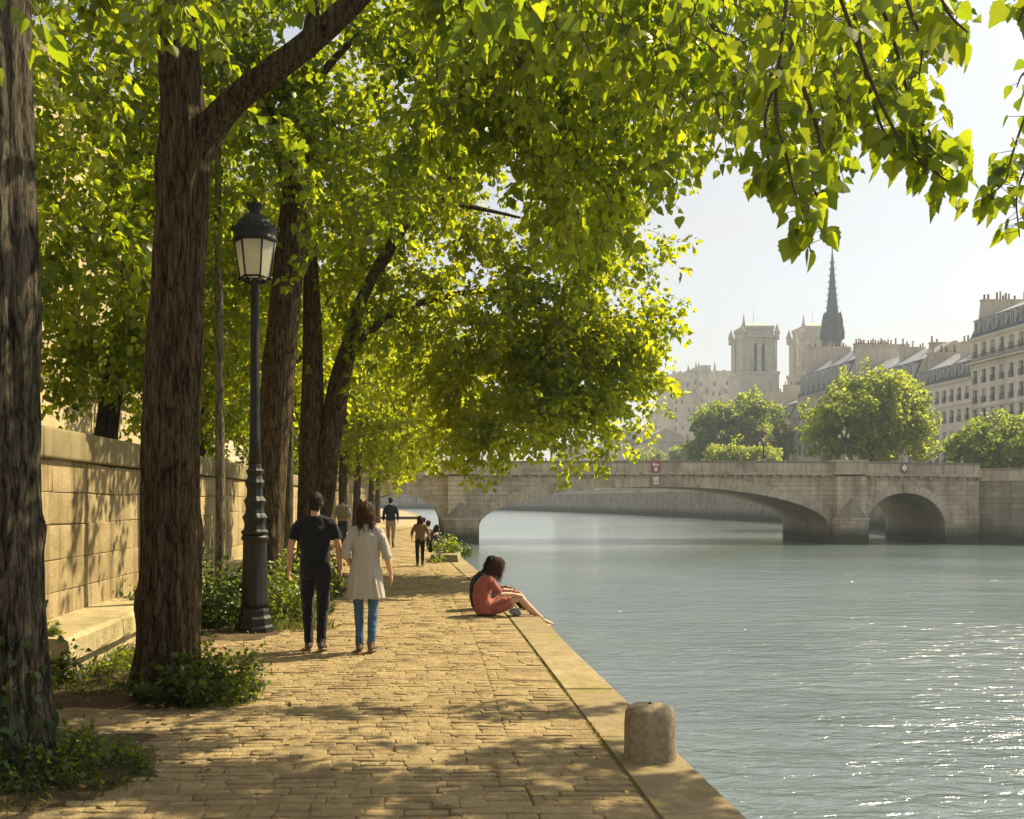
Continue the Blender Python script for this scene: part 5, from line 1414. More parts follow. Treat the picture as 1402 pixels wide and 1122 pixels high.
def headparts(mb, c, fwd, up, s=1.0):
    """head built round its centre; fwd = where the face looks"""
    c = Vector(c); fwd = Vector(fwd).normalized(); up = Vector(up); up = (up-fwd*up.dot(fwd)).normalized(); rt = fwd.cross(up)
    def el(off_, r, nu=18, nv=12):
        m = MB(); m.ball((0, 0, 0), r, nu, nv)
        o = c+rt*off_[0]*s+fwd*off_[1]*s+up*off_[2]*s
        mb.add([o+rt*v[0]*s+fwd*v[1]*s+up*v[2]*s for v in m.v], m.f, 0, True)
    el((0, -.005, .025), (.074, .094, .092)); el((0, .035, -.03), (.058, .062, .075)); el((0, .06, -.075), (.034, .035, .03))
    el((0, .1, -.012), (.011, .016, .022)); el((0, .104, -.026), (.015, .014, .011))           # nose
    el((0, .088, -.052), (.026, .012, .007)); el((0, .086, -.062), (.024, .012, .007))          # lips
    el((-.03, .083, .018), (.026, .012, .010)); el((.03, .083, .018), (.026, .012, .010))       # brows
    for x in (-.076, .076): el((x, -.005, -.01), (.010, .02, .032)); el((x*1.04, -.014, .0), (.008, .016, .022))
    return rt, fwd, up
def eyes(parent, c, fwd, up, s, mat, loc):
    c = Vector(c); fwd = Vector(fwd).normalized(); up = Vector(up); up = (up-fwd*up.dot(fwd)).normalized(); rt = fwd.cross(up)
    for x in (-.03, .03):
        m = MB(); m.ball(tuple(c+rt*x*s+fwd*.082*s), .0105*s, 10, 8); m.build('eye', mat, parent)
def m_hair(name, c0, c1):
    n = NT(name); a = n.noise(n.coords((60, 60, 5)), 1.4, 5, .7, .3)
    col = n.ramp(a, [(.3, rgb(*c0)), (.7, rgb(*c1))])
    return n.finish(n.bsdf(col, .6, n.bump(a, .7, .01), spec=.16))
M['skin'] = m_plain('skin', (.46, .26, .17), .5, 0, .1, 10, .1, .35, **{'Subsurface Weight': .12, 'Subsurface Scale': .01})
M['skin2'] = m_plain('warm_skin', (.52, .30, .19), .5, 0, .1, 10, .1, .35, **{'Subsurface Weight': .12, 'Subsurface Scale': .01})
M['eye'] = m_plain('eye_dark', (.03, .02, .015), .2)
M['hair_dark'] = m_hair('dark_hair', (.010, .007, .005), (.035, .022, .014))
M['hair_brown'] = m_hair('brown_hair', (.022, .011, .006), (.085, .040, .017))
M['hair_black'] = m_hair('black_hair', (.006, .005, .004), (.018, .013, .010))
M['black_cotton'] = m_cloth('black_cotton', (.012, .013, .017)); M['black_denim'] = m_cloth('black_denim', (.011, .012, .018), .2, 260)
M['grey_linen'] = m_cloth('grey_linen', (.38, .36, .32), .08, 220, .6); M['jeans'] = m_cloth('blue_jeans', (.055, .115, .20), .22, 260)
M['brown_leather'] = m_plain('brown_leather', (.12, .075, .045), .55, 0, .25, 20, .2); M['sole'] = m_plain('shoe_sole', (.22, .17, .12), .8)
M['dark_leather'] = m_plain('dark_leather', (.06, .042, .03), .55, 0, .25, 20, .2)
M['red_cotton'] = m_cloth('red_cotton', (.31, .095, .072), .35, 120, .6); M['khaki'] = m_cloth('khaki', (.26, .21, .14)); M['brown_cotton'] = m_cloth('brown_cotton', (.17, .115, .07))
M['olive'] = m_cloth('olive_cotton', (.15, .14, .09)); M['grey_cotton'] = m_cloth('grey_cotton', (.22, .22, .21)); M['dark_blue'] = m_cloth('dark_blue', (.02, .026, .045)); M['pink'] = m_cloth('pink_cotton', (.45, .22, .19))

def walker(label, x, y, rz, H, o):
    """o: options. Local: facing +Y, feet on z=0, built at 1.75 m and scaled"""
    t = thing('person', label, 'person', (x, y, o.get('z', 0)), rz, o.get('group'))
    s = H/1.75; vox = o.get('vox', .006)
    fem = o.get('fem', False); sh = .168 if fem else .192
    lf, rf = o.get('feet', (.14, -.16)); toe = o.get('toe', (0., .0))
    ls = []
    for sd_, fy, tz in ((-1, lf, toe[0]), (1, rf, toe[1])):
        ank = Vector((sd_*o.get('stance', .085), fy, .085+tz)); hip = Vector((sd_*.088, 0, .92))
        mid = (hip+ank)/2; knee = mid+Vector((sd_*.006, .035+.12*abs(fy)*(1 if fy < 0 else .6), .03))
        ls.append((hip, knee, ank, tz))
    arms = []
    for sd_, (ey, ez, ex, wy, wz, wx) in ((-1, o.get('larm', (-.03, 1.14, .06, .05, .90, .085))), (1, o.get('rarm', (-.03, 1.14, .06, .03, .90, .085)))):
        a = Vector((sd_*sh, -.005, 1.405)); e = Vector((sd_*(sh+ex), ey, ez)); w = Vector((sd_*(sh+wx), wy, wz)); arms.append((a, e, w, sd_))
    ht = o.get('turn', 0.0); hd = Vector((math.sin(ht), math.cos(ht), -.03)); hc = Vector((0, .015, 1.632))
    # body
    mb = MB()
    loft(mb, [(0, 0, .88, .14, .09), (0, 0, 1.0, .13, .09), (0, 0, 1.12, .118, .085), (0, 0, 1.28, .14, .1), (0, -.005, 1.39, .13, .08), (0, -.01, 1.46, .07, .06), (0, -.005, 1.52, .05 if not fem else .044, .054), (0, .008, 1.58, .05 if not fem else .044, .055)])
    headparts(mb, hc, hd, (0, .03, 1))
    for a, e, w, sd_ in arms:
        loft(mb, [(*(a-Vector((sd_*.02, 0, .03))), .036, .04), (*(a*.5+e*.5), .043, .045), (*e, .036, .038), (*(e*.6+w*.4), .036, .038), (*w, .024, .027)], 14)
        hand(mb, w-(w-e).normalized()*.01, w-e, sd_, o.get('curl', .5))
    for hip, knee, ank, tz in ls:
        loft(mb, [(*hip, .075, .08), (*((hip+knee)/2), .066, .07), (*knee, .05, .054), (*(knee*.6+ank*.4), .048, .055), (*ank, .034, .038)], 14)
        loft(mb, [(ank.x, ank.y-.03, .045+tz, .03, .03), (ank.x*1.05, ank.y+.07, .035+tz*.4, .036, .025), (ank.x*1.1, ank.y+.15, .025, .034, .018)], 12)
    def fin(mb_, name, mat, v=None, sm=3, extra=None):
        me = remesh(mb_, v or vox, sm, name); relief(me, name)
        if name == 'hair' and o.get('near'): me = strands(me, 700 if o.get('hair') == 'bob' else 500, .11 if o.get('hair') == 'bob' else .018, .0026 if o.get('hair') == 'bob' else .0018)
        me.transform(Matrix.Scale(s, 4))
        return link_mesh(name, me, mat if isinstance(mat, list) else [mat], t, True)
    bd = fin(mb, 'body', M[o.get('skin', 'skin')])
    if o.get('near'):
        for x_ in (-.03, .03):
            rt = hd.cross(Vector((0, 0, 1))).normalized(); q = hc+rt*x_+hd.normalized()*.083
            m = MB(); m.ball(tuple(q*s), .0105*s, 10, 8); m.build('eye', M['eye'], t)
    # top
    top = o.get('top', 'tee'); mb = MB(); k = .94 if fem else 1.0
    zb = o.get('hem', .88)
    if top == 'coat':
        loft(mb, [(0, -.0, zb, .222, .15), (0, -.0, .75, .212, .142), (0, 0, .92, .196, .135), (0, 0, 1.06, .168, .115), (0, 0, 1.22, .165, .118), (0, 0, 1.33, .17, .112), (0, -.005, 1.40, .145, .09), (0, -.01, 1.445, .088, .07), (0, -.01, 1.475, .066, .062)], 28, 5, False)
        for hw in (-.09, .0, .1):    # vertical folds of the skirt of the coat
            mb.tube([(hw*1.5, -.128, zb), (hw*1.2, -.122, .8), (hw, -.1, 1.0)], [.03, .022, .01], 10)
    else:
        loft(mb, [(0, 0, zb, .172*k, .122), (0, 0, 1.0, .168*k, .116), (0, 0, 1.1, .160*k, .112), (0, 0, 1.24, .176*k, .122), (0, 0, 1.34, .185*k, .118), (0, -.005, 1.405, .162*k, .092), (0, -.01, 1.45, .1*k, .075), (0, -.01, 1.485, .064*k, .062)], 28, 5, False)
    f = o.get('sleeve', .62)
    for a, e, w, sd_ in arms:
        if f <= 1:
            q = a+(e-a)*f; loft(mb, [(*(a-Vector((sd_*.03, 0, .0))), .056, .062), (*(a*.6+q*.4), .060, .066), (*q, .058 if f < .8 else .05, .064 if f < .8 else .056)], 16, 5, False)
        else:
            q = e+(w-e)*(f-1)
            loft(mb, [(*(a-Vector((sd_*.03, 0, .008))), .052, .06), (*(a*.5+e*.5), .058, .06), (*e, .053, .056), (*q, .046, .05)], 16, 5, False)
        mb.ball(tuple(a+Vector((-sd_*.014, 0, -.012))), .056)
        mb.tube([(sd_*.03, -.012, 1.462), (sd_*.09, -.01, 1.438), tuple(a+Vector((-sd_*.01, 0, -.004)))], [(.045, .05), (.046, .05), (.045, .05)], 12, sides=(0, 1, 0))
        if o.get('cuff'):
            c_ = e+(w-e)*max(0, f-1) if f > 1 else a+(e-a)*f
            d_ = ((w-e) if f > 1 else (e-a)).normalized()
            mb.tube([tuple(c_-d_*.05), tuple(c_-d_*.045), tuple(c_-d_*.005), tuple(c_)], [.052, .058, .058, .052], 14)
    if o.get('collar'): mb.tube([(0, -.02, 1.44), (0, -.022, 1.47), (0, -.018, 1.505)], [(.075, .07), (.066, .064), (.060, .058)], 18, sides=(1, 0, 0))
    fin(mb, o.get('topname', 'shirt'), M[o['topmat']], vox*1.15, 2)
    # trousers
    mb = MB(); r_ = o.get('legr', 1.0)
    loft(mb, [(0, 0, .80, .12, .10), (0, -.005, .88, .165*k, .12), (0, 0, .97, .160*k, .112), (0, 0, 1.03, .148*k, .10)], 24, 5, False)
    for sd_ in (-1, 1): mb.ball((sd_*.07, -.035, .86), .082)
    for hip, knee, ank, tz in ls:
        b = ank+Vector((0, 0, -.005)); sd_ = 1 if hip.x > 0 else -1
        loft(mb, [(hip.x*.97, hip.y, hip.z, .09*r_, .098), (*((hip+knee)/2), .084*r_, .086*r_), (*knee, .066*r_, .069*r_), (*(knee*.65+ank*.35), .062*r_, .067*r_), (*(knee*.25+ank*.75), .054*r_, .059*r_), (*b, .052*r_, .058*r_)], 18, 5, False)
    fin(mb, 'trousers', M[o['botmat']], vox*1.15, 2)
    for hip, knee, ank, tz in ls:
        mb = MB(); x_ = ank.x; y_ = ank.y; g = 1 if x_ > 0 else -1; T = tz
        loft(mb, [(x_, y_-.055, .045+T, .03, .035), (x_, y_-.03, .052+T, .041, .048), (x_+g*.005, y_+.04, .048+T*.75, .044, .042), (x_+g*.012, y_+.11, .036+T*.3, .048, .03), (x_+g*.014, y_+.165, .03, .040, .022), (x_+g*.012, y_+.195, .026, .022, .014)], 16, 4, True)
        mb.tube([(x_, y_-.005, .05+T), (x_, y_-.005, .115+T)], [(.046, .05), (.044, .05)], 14)
        me = remesh(mb, vox, 2, 'shoe'); me.transform(Matrix.Scale(s, 4))
        so_ = link_mesh('shoe', me, [M[o.get('shoe', 'dark_leather')]], t, True)
        mb = MB(); loft(mb, [(x_, y_-.06, .012+T, .03, .012), (x_, y_-.02, .012+T, .043, .012), (x_+g*.008, y_+.06, .012+T*.6, .045, .012), (x_+g*.014, y_+.14, .012+T*.1, .048, .012), (x_+g*.012, y_+.2, .014, .026, .012)], 14, 4, False)
        me = mb.mesh('sole'); me.transform(Matrix.Scale(s, 4)); link_mesh('sole', me, [M['sole']], so_)
    # hair
    mb = MB(); hs = o.get('hair', 'short'); c = hc; back = -Vector((hd.x, hd.y, 0)).normalized(); rt = Vector((-back.y, back.x, 0))
    def hb_(f_, r_l, z_, r):
        q = c-back*f_+rt*r_l; mb.ball((q.x, q.y, c.z+z_), r, 18, 12)
    if hs == 'short':
        hb_(-.012, 0, .038, (.081, .094, .086)); hb_(-.045, 0, -.002, (.068, .055, .07)); hb_(-.05, 0, -.045, (.055, .042, .05)); hb_(.045, 0, .085, (.06, .05, .035))
        for a in (-1, 1): hb_(-.012, a*.066, .005, (.016, .04, .05))
    elif hs == 'bob':
        hb_(-.012, 0, .035, (.096, .104, .095)); hb_(-.04, 0, -.04, (.098, .075, .10)); hb_(-.035, .0, -.10, (.094, .07, .075))
        for a in (-1, 1): hb_(.0, a*.07, -.03, (.034, .07, .09)); hb_(.0, a*.072, -.10, (.032, .06, .065)); hb_(-.02, a*.085, -.14, (.028, .05, .05))
        for q in range(18):
            a = math.pi*(q/17)+math.pi; hb_(-.035+.05*math.sin(a), .095*math.cos(a), -.15-random.uniform(0, .03), (.014, .014, .04))
    elif hs == 'cap':
        hb_(-.005, 0, .04, (.083, .1, .08))
    elif hs == 'long':
        hb_(-.012, 0, .035, (.09, .1, .09)); hb_(-.05, 0, -.08, (.085, .06, .12)); hb_(-.06, 0, -.2, (.075, .045, .12))
    fin(mb, 'hair', M[o.get('hairmat', 'hair_dark')], vox*.9, 2)
    return t, s, fin

# the couple
walker('person in black T-shirt and black trousers walking beside one in a grey coat', -1.17, 11.12, math.radians(1), 1.77,
       dict(near=True, vox=.0055, topmat='black_cotton', botmat='black_denim', topname='t_shirt', sleeve=.66, hem=.86, feet=(.06, -.10), toe=(0, .025), stance=.075,
            larm=(-.035, 1.14, .075, .03, .895, .10), rarm=(-.05, 1.14, .07, .02, .90, .085), legr=.98, turn=-.05))
walker('person in a knee-length grey coat and blue jeans with a brown bob, walking away', -.60, 11.05, math.radians(-2), 1.66,
       dict(near=True, vox=.0055, fem=True, top='coat', topname='coat', topmat='grey_linen', botmat='jeans', hem=.63, sleeve=1.18, cuff=True, collar=True, hair='bob', hairmat='hair_brown', shoe='brown_leather',
            feet=(-.02, -.10), toe=(0, .02), stance=.07, larm=(-.05, 1.15, .07, .13, .97, .0), rarm=(-.04, 1.14, .075, .06, .90, .12), legr=.86, skin='skin2', turn=.04))
# walkers farther on
PG = None
t, s, fin = walker('person with cropped hair in a grey shirt and dark waistcoat near the trees', -2.72, 35.0, 0, 1.77,
       dict(vox=.012, topmat='grey_cotton', botmat='dark_blue', sleeve=1.3, hem=.9, hairmat='hair_brown', feet=(.2, -.2), toe=(0, .06)))
mb = MB(); loft(mb, [(0, -.02, .98, .176, .12), (0, -.02, 1.2, .186, .125), (0, -.02, 1.34, .15, .11), (0, -.02, 1.42, .10, .09)], 20, 4, False)
for sd_ in (-1, 1): mb.tube([(sd_*.15, -.0, 1.0), (sd_*.17, -.02, 1.2), (sd_*.13, -.02, 1.42)], [(.045, .12)]*3, 12, sides=(1, 0, 0))
fin(mb, 'waistcoat', M['olive'], .012, 1)
walker('person in a dark sweater and khaki trousers walking in the middle of the path', -1.03, 35.0, 0, 1.76,
       dict(vox=.012, topmat='dark_blue', botmat='khaki', sleeve=1.75, hem=.93, feet=(.22, -.22), toe=(0, .07), larm=(-.03, 1.14, .05, .10, .92, .05), rarm=(-.06, 1.14, .05, -.02, .92, .06)))
t, s, fin = walker('child in brown shirt and dark trousers carrying a dark bag near the kerb', 0.0, 25.3, 0, 1.27,
       dict(vox=.011, topmat='brown_cotton', botmat='black_denim', sleeve=1.3, hem=.86, feet=(.16, -.14), toe=(0, .03), hair='bob', hairmat='hair_dark', larm=(-.03, 1.14, .09, .08, .95, .10), rarm=(-.03, 1.14, .10, .02, .92, .16)))
bag = thing('bag', 'dark shoulder bag held by the child on the path', 'bag', (.265, 25.3, .35))
mb = MB(); mb.hexa([(-.05, -.14, 0), (.05, -.14, 0), (.05, .14, 0), (-.05, .14, 0), (-.035, -.11, .22), (.035, -.11, .22), (.035, .11, .22), (-.035, .11, .22)]); mb.build('pouch', M['black_cotton'], bag)
mb = MB(); mb.tube([(0, -.10, .21), (0, -.05, .31), (0, .05, .31), (0, .10, .21)], [.01]*4, 6); mb.build('strap', M['black_cotton'], bag)
walker('person with dark hair among the far walkers, left of another with fair hair', -2.75, 46, 0, 1.70, dict(vox=.016, topmat='brown_cotton', botmat='dark_blue', hairmat='hair_black', sleeve=1.6, feet=(.15, -.15)))
walker('person with fair hair and a pale top among the far walkers', -2.33, 45.5, 0, 1.68, dict(vox=.016, topmat='pink', botmat='grey_cotton', hairmat='hair_brown', hair='bob', sleeve=1.6, feet=(-.15, .15)))

# people sitting on the kerb
def sitter(label, x, y, rz, o):
    t = thing('person', label, 'person', (x, y, 0.0), rz, o.get('group')); vox = o.get('vox', .006); s = o.get('s', 1.0)
    hip = lambda q: Vector((q*.088, .04, .095))
    legs = []
    for q, k, a in ((1, o.get('rknee', (.10, .46, .255)), o.get('rank', (.095, .80, -.05))), (-1, o.get('lknee', (-.09, .45, .30)), o.get('lank', (-.10, .80, -.10)))): legs.append((hip(q), Vector(k), Vector(a)))
    fwd = Vector(o.get('look', (.0, .9, -.38))).normalized(); hc = Vector(o.get('head', (0, .165, .725)))
    sp_ = [(0, -.0, .10, .16, .12), (0, -.07, .24, .13, .10), (0, -.055, .40, .13, .10), (0, .03, .52, .135, .085), (0, .075, .595, .07, .06), (0, .115, .645, .046, .052), (0, .145, .69, .046, .054)]
    mb = MB(); loft(mb, sp_); headparts(mb, hc, fwd, (0, .3, 1), .97)
    arms = []
    for q, e, w in ((1, o.get('rel', (.225, .17, .33)), o.get('rwr', (.15, .40, .315))), (-1, o.get('lel', (-.225, .17, .33)), o.get('lwr', (-.10, .40, .34)))):
        a = Vector((q*.165, .035, .525)); e = Vector(e); w = Vector(w); arms.append((a, e, w, q))
        loft(mb, [(*a, .046, .046), (*((a+e)/2), .04, .042), (*e, .034, .036), (*(e*.6+w*.4), .033, .035), (*w, .023, .026)], 14)
        hand(mb, w, w-e, q, .75, (-q, .2, .3))
    for h, k, a in legs:
        loft(mb, [(*h, .08, .08), (*((h+k)/2), .07, .072), (*k, .05, .053), (*(k*.62+a*.38), .05, .054), (*(k*.25+a*.75), .037, .04), (*a, .032, .034)], 16)
        d = (a-k).normalized(); f = Vector((0, .9, -.32)).normalized()
        b = a+d*.03
        loft(mb, [(*(b-f*.035), .028, .03), (*(b+f*.05), .036, .026), (*(b+f*.12), .034, .017), (*(b+f*.15), .022, .012)], 12)
    def fin(mb_, name, mat, v=None, sm=3):
        me = remesh(mb_, v or vox, sm, name); relief(me, name)
        if name == 'hair' and o.get('near'): me = strands(me, 700, .12)
        me.transform(Matrix.Scale(s, 4)); return link_mesh(name, me, [mat], t, True)
    fin(mb, 'body', M[o.get('skin', 'skin2')])
    if o.get('near'):
        rt = fwd.cross(Vector((0, .3, 1))).normalized(); up = rt.cross(fwd)
        for q in (-.03, .03):
            m = MB(); m.ball(tuple(hc+rt*q*.97+fwd*.081), .0102, 10, 8); m.build('eye', M['eye'], t)
    g = 1.18; mb = MB()
    loft(mb, [(0, -.01, .045, .205, .15), (0, -.02, .12, .2, .16), (0, -.07, .24, .165, .128), (0, -.055, .40, .168, .125), (0, .02, .51, .16, .105), (0, .055, .56, .10, .08), (0, .085, .60, .066, .064)], 26, 5, False)
    for a, e, w, q in arms:
        f_ = o.get('sleeve', .75); e2 = a+(e-a)*min(1, f_)
        loft(mb, [(*(a-Vector((q*.03, 0, -.005))), .058, .058), (*(a*.5+e2*.5), .056, .058), (*e2, .05, .054)], 14, 4, True)
        if f_ > 1: loft(mb, [(*e, .05, .054), (*(e+(w-e)*(f_-1)), .038, .04)], 14, 4, True)
    for q in (-1, 1): mb.ball((q*.15, .03, .518), .062)
    if o.get('dress'):
        for h, k, a in legs: loft(mb, [(*h, .115, .10), (*(h*.6+k*.4+Vector((0, 0, .005))), .105, .098), (*(h*.28+k*.72), .098, .086)], 18, 4, False)
        mb.ball((0, .14, .12), (.15, .15, .10)); mb.ball((0, .02, .07), (.21, .17, .068))
    fin(mb, 'dress' if o.get('dress') else 'shirt', M[o['topmat']], vox*1.1, 2)
    if o.get('botmat'):
        mb = MB(); loft(mb, [(0, -.03, .09, .175, .12), (0, .05, .1, .17, .1)], 18, 3)
        for h, k, a in legs: loft(mb, [(*h, .095, .092), (*((h+k)/2), .085, .084), (*k, .066, .068), (*(k*.6+a*.4), .06, .062), (*a, .048, .05)], 16, 5, False)
        fin(mb, 'trousers', M[o['botmat']], vox*1.1, 2)
    if o.get('shoemat'):
        for h, k, a in legs:
            d = (a-k).normalized(); f = Vector((0, .9, -.32)).normalized(); b = a+d*.03; mb = MB()
            loft(mb, [(*(b-f*.045), .032, .034), (*(b+f*.04), .042, .034), (*(b+f*.12), .04, .024), (*(b+f*.17), .026, .016)], 14); fin(mb, 'shoe', M[o['shoemat']], vox, 2)
    mb = MB(); rt = fwd.cross(Vector((0, .3, 1))).normalized(); up = rt.cross(fwd)
    def hb_(f_, r_l, z_, r):
        m = MB(); m.ball((0, 0, 0), r, 18, 12); q = hc+fwd*f_+rt*r_l+up*z_
        mb.add([q+rt*v[0]+fwd*v[1]+up*v[2] for v in m.v], m.f, 0, True)
    hb_(-.012, 0, .035, (.088, .10, .09))
    for q in (-1, 1): hb_(.01, q*.066, -.03, (.028, .062, .08)); hb_(.045, q*.062, -.06, (.02, .04, .07))
    hb_(-.06, 0, -.04, (.08, .055, .09))
    L_ = o.get('hairlen', .12)
    q0 = hc-fwd*.06; q = Vector((q0.x, q0.y-.02, q0.z-L_*.5))
    loft(mb, [(*(hc-fwd*.05), .085, .06), (0, hc.y-.085, hc.z-.10, .088, .06), (0, hc.y-.12-L_*.3, hc.z-.10-L_*.5, .08, .045), (0, hc.y-.15-L_*.5, hc.z-.10-L_, .05, .025)], 18, 4)
    fin(mb, 'hair', M[o.get('hairmat', 'hair_brown')], vox*.95, 2)
    return t
sitter('person in a red dress sitting on the kerb with bare legs over the water', .97, 14.5, math.radians(-88), dict(near=True, dress=True, topmat='red_cotton', sleeve=.8, vox=.0055, hairmat='hair_brown', hairlen=.04))
sitter('person with long black hair and dark clothes sitting behind the one in the red dress', .95, 15.3, math.radians(-84), dict(near=True, topmat='black_cotton', botmat='black_denim', shoemat='dark_leather', sleeve=1.5, vox=.007, hairmat='hair_black', hairlen=.36, s=.97))
bag = thing('bag', 'small grey cloth bag on the kerb by the person in the red dress', 'bag', (1.37, 14.42, .002), .2)
mb = MB(); mb.ball((0, 0, .065), (.085, .05, .05)); mb.ball((.04, .01, .035), (.07, .06, .04)); link_mesh('pouch', remesh(mb, .01, 2, 'pouch'), [M['grey_cotton']], bag, True)
mb = MB(); mb.tube([(-.03, 0, .12), (-.01, .01, .17), (.03, .01, .12)], [.008]*3, 6); mb.build('handle', M['black_cotton'], bag)
sitter('person in a pink top sitting on the kerb before the small bridge arch', .02, 46.5, math.radians(-80), dict(topmat='pink', botmat='grey_cotton', sleeve=1.5, vox=.014, hairmat='hair_brown'))
sitter('person in olive trousers and a pale top sitting on the kerb behind the walking child', .18, 40, math.radians(-80), dict(topmat='khaki', botmat='olive', sleeve=1.4, vox=.013, hairmat='hair_dark'))
sitter('person in dark clothes sitting on the kerb just beyond the walking child', .40, 33, math.radians(-80), dict(topmat='dark_blue', botmat='black_denim', sleeve=1.5, vox=.012, hairmat='hair_dark'))
# ------------------------------------------------------------------ soil, weeds, shrubs, ivy
M['soil'] = m_stone('soil', (.055, .038, .02), (.15, .105, .055), 9, .9, stain=(.19, .14, .075), island=0, dist=.03)
def soil_patch(name, cx, cy, rx, ry, h, seed, clipx=-3.2):
    N = 26; K_ = 46; vs = [(0, 0, 0)]; fs = []
    def hh(x, y, q): return max(0, (1-q**2.4))*h+.022*noise.noise(Vector((x*5, y*5, seed)))+.03*noise.noise(Vector((x*2, y*2, seed+4)))-.02*(q**6)
    vs[0] = (cx, cy, hh(cx, cy, 0))
    for i in range(1, N+1):
        for k in range(K_):
            a = 2*math.pi*k/K_; q = i/N
            w_ = 1+.22*noise.noise(Vector((math.cos(a)*1.6, math.sin(a)*1.6, seed)))+.07*noise.noise(Vector((math.cos(a)*7, math.sin(a)*7, seed)))
            x = cx+math.cos(a)*rx*q*w_; y = cy+math.sin(a)*ry*q*w_
            vs.append((max(-3.89, x), y, hh(x, y, q)))
    for k in range(K_): fs.append((0, 1+k, 1+(k+1) % K_))
    for i in range(N-1):
        for k in range(K_):
            a = 1+i*K_+k; b = 1+i*K_+(k+1) % K_; fs.append((a, a+K_, b+K_, b))
    mb = MB(); mb.add(vs, fs, 0, True); return tag(mb.build(name, M['soil']), kind='structure')
soil_patch('soil', -2.65, 6.25, 1.15, 1.05, .06, 1)
soil_patch('soil', -2.6, 8.95, 1.25, .95, .05, 2)
soil_patch('soil', -2.75, 13.6, 1.45, 1.6, .05, 3)
soil_patch('soil', -2.6, 17.6, 1.2, 2.6, .05, 4)
soil_patch('soil', -2.5, 21.8, 1.1, 2.4, .05, 5)

def weeds(name, label, cat, base, stems, size, kind, leafm, rad, hgt, group=None, lean=(0, 0), tint=.5, seed=0):
    """a clump of separate leafy shoots standing on the ground"""
    rd = random.Random(seed+77); lv = Leaves(); tw = MB(); b = Vector(base)
    for i in range(stems):
        a = rd.uniform(0, 6.283); r = math.sqrt(rd.random()); x = math.cos(a)*r*rad[0]; y = math.sin(a)*r*rad[1]
        hgt_ = hgt*(1.1-.75*r*r)*rd.uniform(.55, 1.15)
        d = Vector((x/rad[0]*.45+rd.gauss(0, .22)+lean[0], y/rad[1]*.45+rd.gauss(0, .22)+lean[1], 1))
        spray(lv, tw, (x, y, -.02), d, hgt_, max(5, int(hgt_/size*2.3)), size, .5, tint+rd.gauss(0, .1), flat=.9, twr=.004, spread=size*.7, hang=.1)
    return tag(link_mesh(name, crown_mesh(name, lv, kind, tw), [M[leafm], M['twig']]), label, cat, group) if False else _weed(name, label, cat, base, lv, tw, kind, leafm, group)
def _weed(name, label, cat, base, lv, tw, kind, leafm, group):
    t = link_mesh(name, crown_mesh(name, lv, kind, tw), [M[leafm], M['twig']]); t.location = base
    return tag(t, label, cat, group)
M['weed'] = m_leaf('weed_leaf', (.05, .09, .014), (.30, .38, .03), .4, .03, .5)
weeds('shrub', 'leafy green shrub against the wall, left of the street lamp foot', 'shrub', (-3.0, 13.1, .02), 190, .065, 'mid', 'leaf_dark', (.62, .55), 1.1, seed=1)
weeds('shrub', 'bright weedy shrub right of the street lamp foot, before the leaning tree', 'shrub', (-1.93, 13.9, .02), 120, .07, 'mid', 'weed', (.34, .8), .95, seed=2)
weeds('shrub', 'tall shrub along the trees behind the person in black', 'shrub', (-2.05, 16.8, .02), 130, .085, 'mid', 'weed', (.42, 1.3), 1.25, seed=3)
weeds('shrub', 'low shrub at the foot of the twin-trunked tree', 'shrub', (-2.3, 19.4, .02), 80, .085, 'mid', 'leaf_dark', (.6, .8), .8, seed=4)
weeds('weed_clump', 'bushy weeds at the right of the foot of the forked brown trunk', 'plant', (-1.78, 8.45, .02), 150, .046, 'mid', 'weed', (.42, .34), .52, seed=5)
weeds('weed_clump', 'dark ivy-like weeds in front of the foot of the forked brown trunk', 'plant', (-2.02, 8.28, .02), 70, .06, 'near', 'leaf_dark', (.30, .2), .48, seed=6)
weeds('weed_clump', 'low green weeds spreading over soil right of the thick grey trunk', 'plant', (-2.2, 6.15, .02), 170, .038, 'mid', 'weed', (.50, .42), .30, seed=7)
weeds('weed_clump', 'grassy weeds at the front of the thick grey trunk, at the edge of the view', 'plant', (-2.55, 5.85, .02), 150, .042, 'mid', 'leaf_dark', (.55, .3), .26, seed=8)
weeds('weed_clump', 'small tuft of weeds on the stone ledge end beside the thick grey trunk', 'plant', (-3.45, 9.3, .40), 24, .05, 'mid', 'weed', (.07, .05), .2, seed=9)
weeds('weed_clump', 'dark weeds under the end of the stone ledge', 'plant', (-3.3, 8.95, .02), 34, .06, 'mid', 'leaf_dark', (.22, .2), .42, seed=10)
weeds('weed_clump', 'thin dry weeds along the ledge between the two big trunks', 'plant', (-2.95, 9.9, .02), 34, .045, 'mid', 'weed', (.25, .5), .22, seed=11)
# ivy climbing the nearest trunk
iv = thing('ivy', 'ivy climbing the foot of the thick grey trunk at the edge of the view', 'ivy', (-2.70, 6.3, 0)); lv = Leaves(); tw = MB()
for i in range(110):
    a = random.uniform(-2.6, .7); z = abs(random.gauss(0, .42)); r = .31-.03*z+.06*max(0, .5-z)
    p = np.array((math.cos(a)*r, math.sin(a)*r, z+.02)); nr = np.array((math.cos(a), math.sin(a), .25))
    k = 5
    lv.put(p+LR.normal(0, .035, (k, 3))+nr*.02, np.tile((0, 0, -1.), (k, 1))+LR.normal(0, .6, (k, 3)), np.tile(nr, (k, 1))+LR.normal(0, .45, (k, 3)), .05*LR.uniform(.6, 1.3, k), np.clip(LR.normal(.45, .25, k), 0, 1))
link_mesh('foliage', crown_mesh('foliage', lv, 'near', None), [M['leaf_dark']], iv)
